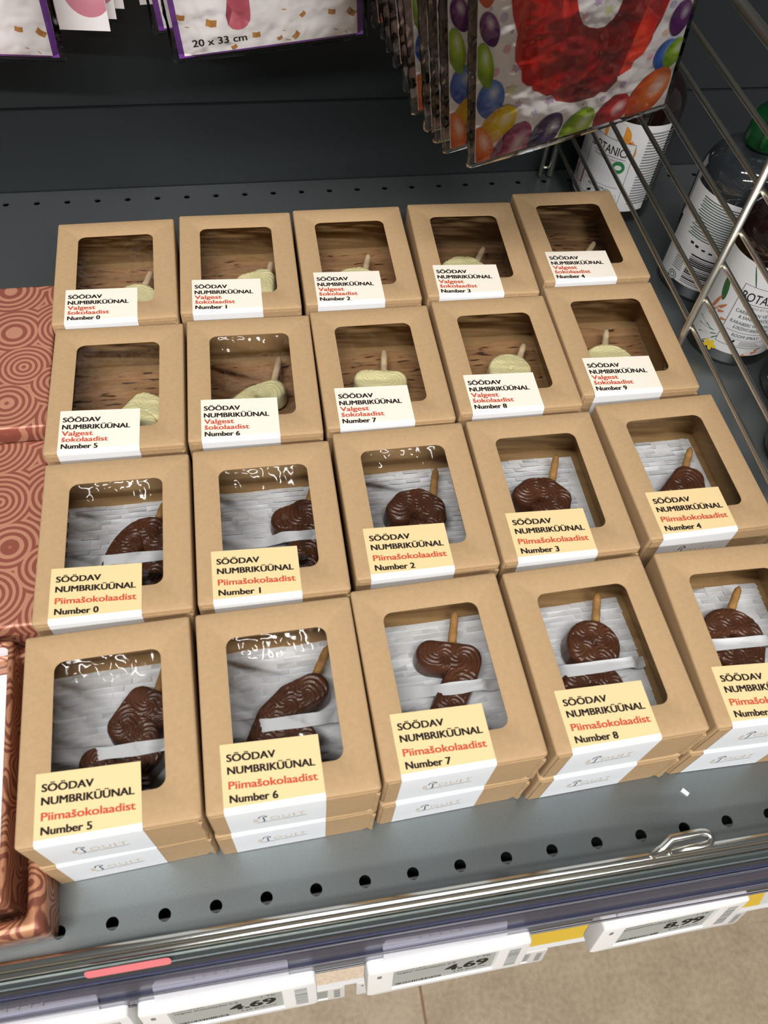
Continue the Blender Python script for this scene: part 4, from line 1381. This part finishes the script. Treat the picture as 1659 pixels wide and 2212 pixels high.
def build_packs():
    red = red_card_mesh(); conf = confetti_card_mesh(); pale = pale_card_mesh()
    sl = [sleeve_mesh(PW, 17.4, seed=k) for k in range(3)]
    sl2 = sleeve_mesh(11.95, 17.4, 0.75, 0.45, 0.3, 0.7, 11)
    fol = folded_foil_mesh(PW, 5)
    A = math.radians
    M = frame3(A(8.64), A(-12.44), A(10.3))
    pos = [(23.8, 33.29, 18.0), (22.68, 34.73, 18.0), (22.35, 35.76, 18.0), (22.03, 36.88, 18.0), (21.56, 38.68, 18.0), (21.58, 41.09, 18.0), (21.41, 43.86, 18.0), (21.24, 45.72, 18.0), (21.19, 47.4, 18.0), (20.82, 48.9, 18.0)]
    ords = ['foremost of the right-hand row', 'second from the front in the right-hand row', 'third from the front in the right-hand row', 'fourth from the front in the right-hand row', 'fifth from the front in the right-hand row', 'sixth from the front in the right-hand row', 'seventh from the front in the right-hand row', 'third from the back in the right-hand row', 'second from the back in the right-hand row', 'rearmost of the right-hand row']
    for k, (p, w) in enumerate(zip(pos, ords)):
        t = thing('balloon_pack', 'balloon pack with bright balloon border, ' + w, 'balloon pack', p, (0, 0, 0), 'balloon packs on the right hook')
        t.matrix_basis = Matrix.Translation(Vector(p) * S) @ M @ Matrix.Scale(0.9313, 4)
        link('printed_card', red, t); link('clear_sleeve', sl[k % 3], t); link('folded_balloon', fol, t)
    M = frame3(A(4.51), A(-4.31), A(2.86))
    for k, (p, w) in enumerate([((7.95, 49.0, 16.0), 'front of the middle row, reading 20 x 33 cm'), ((6.75, 51.6, 16.5), 'second in the middle row, its left edge showing'), ((8.6, 54.2, 15.9), 'third in the middle row')]):
        t = thing('balloon_pack', 'violet-bordered white balloon pack, ' + w, 'balloon pack', p, (0, 0, 0), 'violet bordered packs')
        t.matrix_basis = Matrix.Translation(Vector(p) * S) @ M
        link('printed_card', conf, t); link('clear_sleeve', sl2, t)
    M = frame3(A(-3), A(1.5), A(2.0))
    t = thing('balloon_pack', 'white balloon pack with violet border at the top left photo corner', 'balloon pack', (-11.9, 49.6, 15.7), (0, 0, 0), 'violet bordered packs')
    t.matrix_basis = Matrix.Translation(Vector((-12.0, 50.0, 16.3)) * S) @ M
    link('printed_card', conf, t); link('clear_sleeve', sl2, t)
    M = frame3(A(-3), A(1.5), A(1.0))
    for k, (p, w) in enumerate([((-8.8, 52.9, 16.4), 'front of three'), ((-8.4, 54.3, 16.5), 'middle of three'), ((-7.9, 55.7, 16.5), 'rearmost of three')]):
        t = thing('balloon_pack', 'plain white card printed with a pale pink balloon at top left, ' + w, 'balloon pack', p, (0, 0, 0), 'pink balloon cards')
        t.matrix_basis = Matrix.Translation(Vector(p) * S) @ M
        link('printed_card', pale, t)
    t = thing('balloon_pack', 'plain white card edge behind the left side of the middle balloon packs', 'balloon pack', (5.1, 55.6, 16.0), (0, 0, 0), 'pink balloon cards')
    t.matrix_basis = Matrix.Translation(Vector((5.1, 56.0, 16.0)) * S) @ frame3(A(3), A(-2), A(1))
    link('printed_card', pale, t)


build_setting()
build_shelf()
build_rail()
build_boxes()
build_copper()
build_divider()
build_bottles()
build_packs()
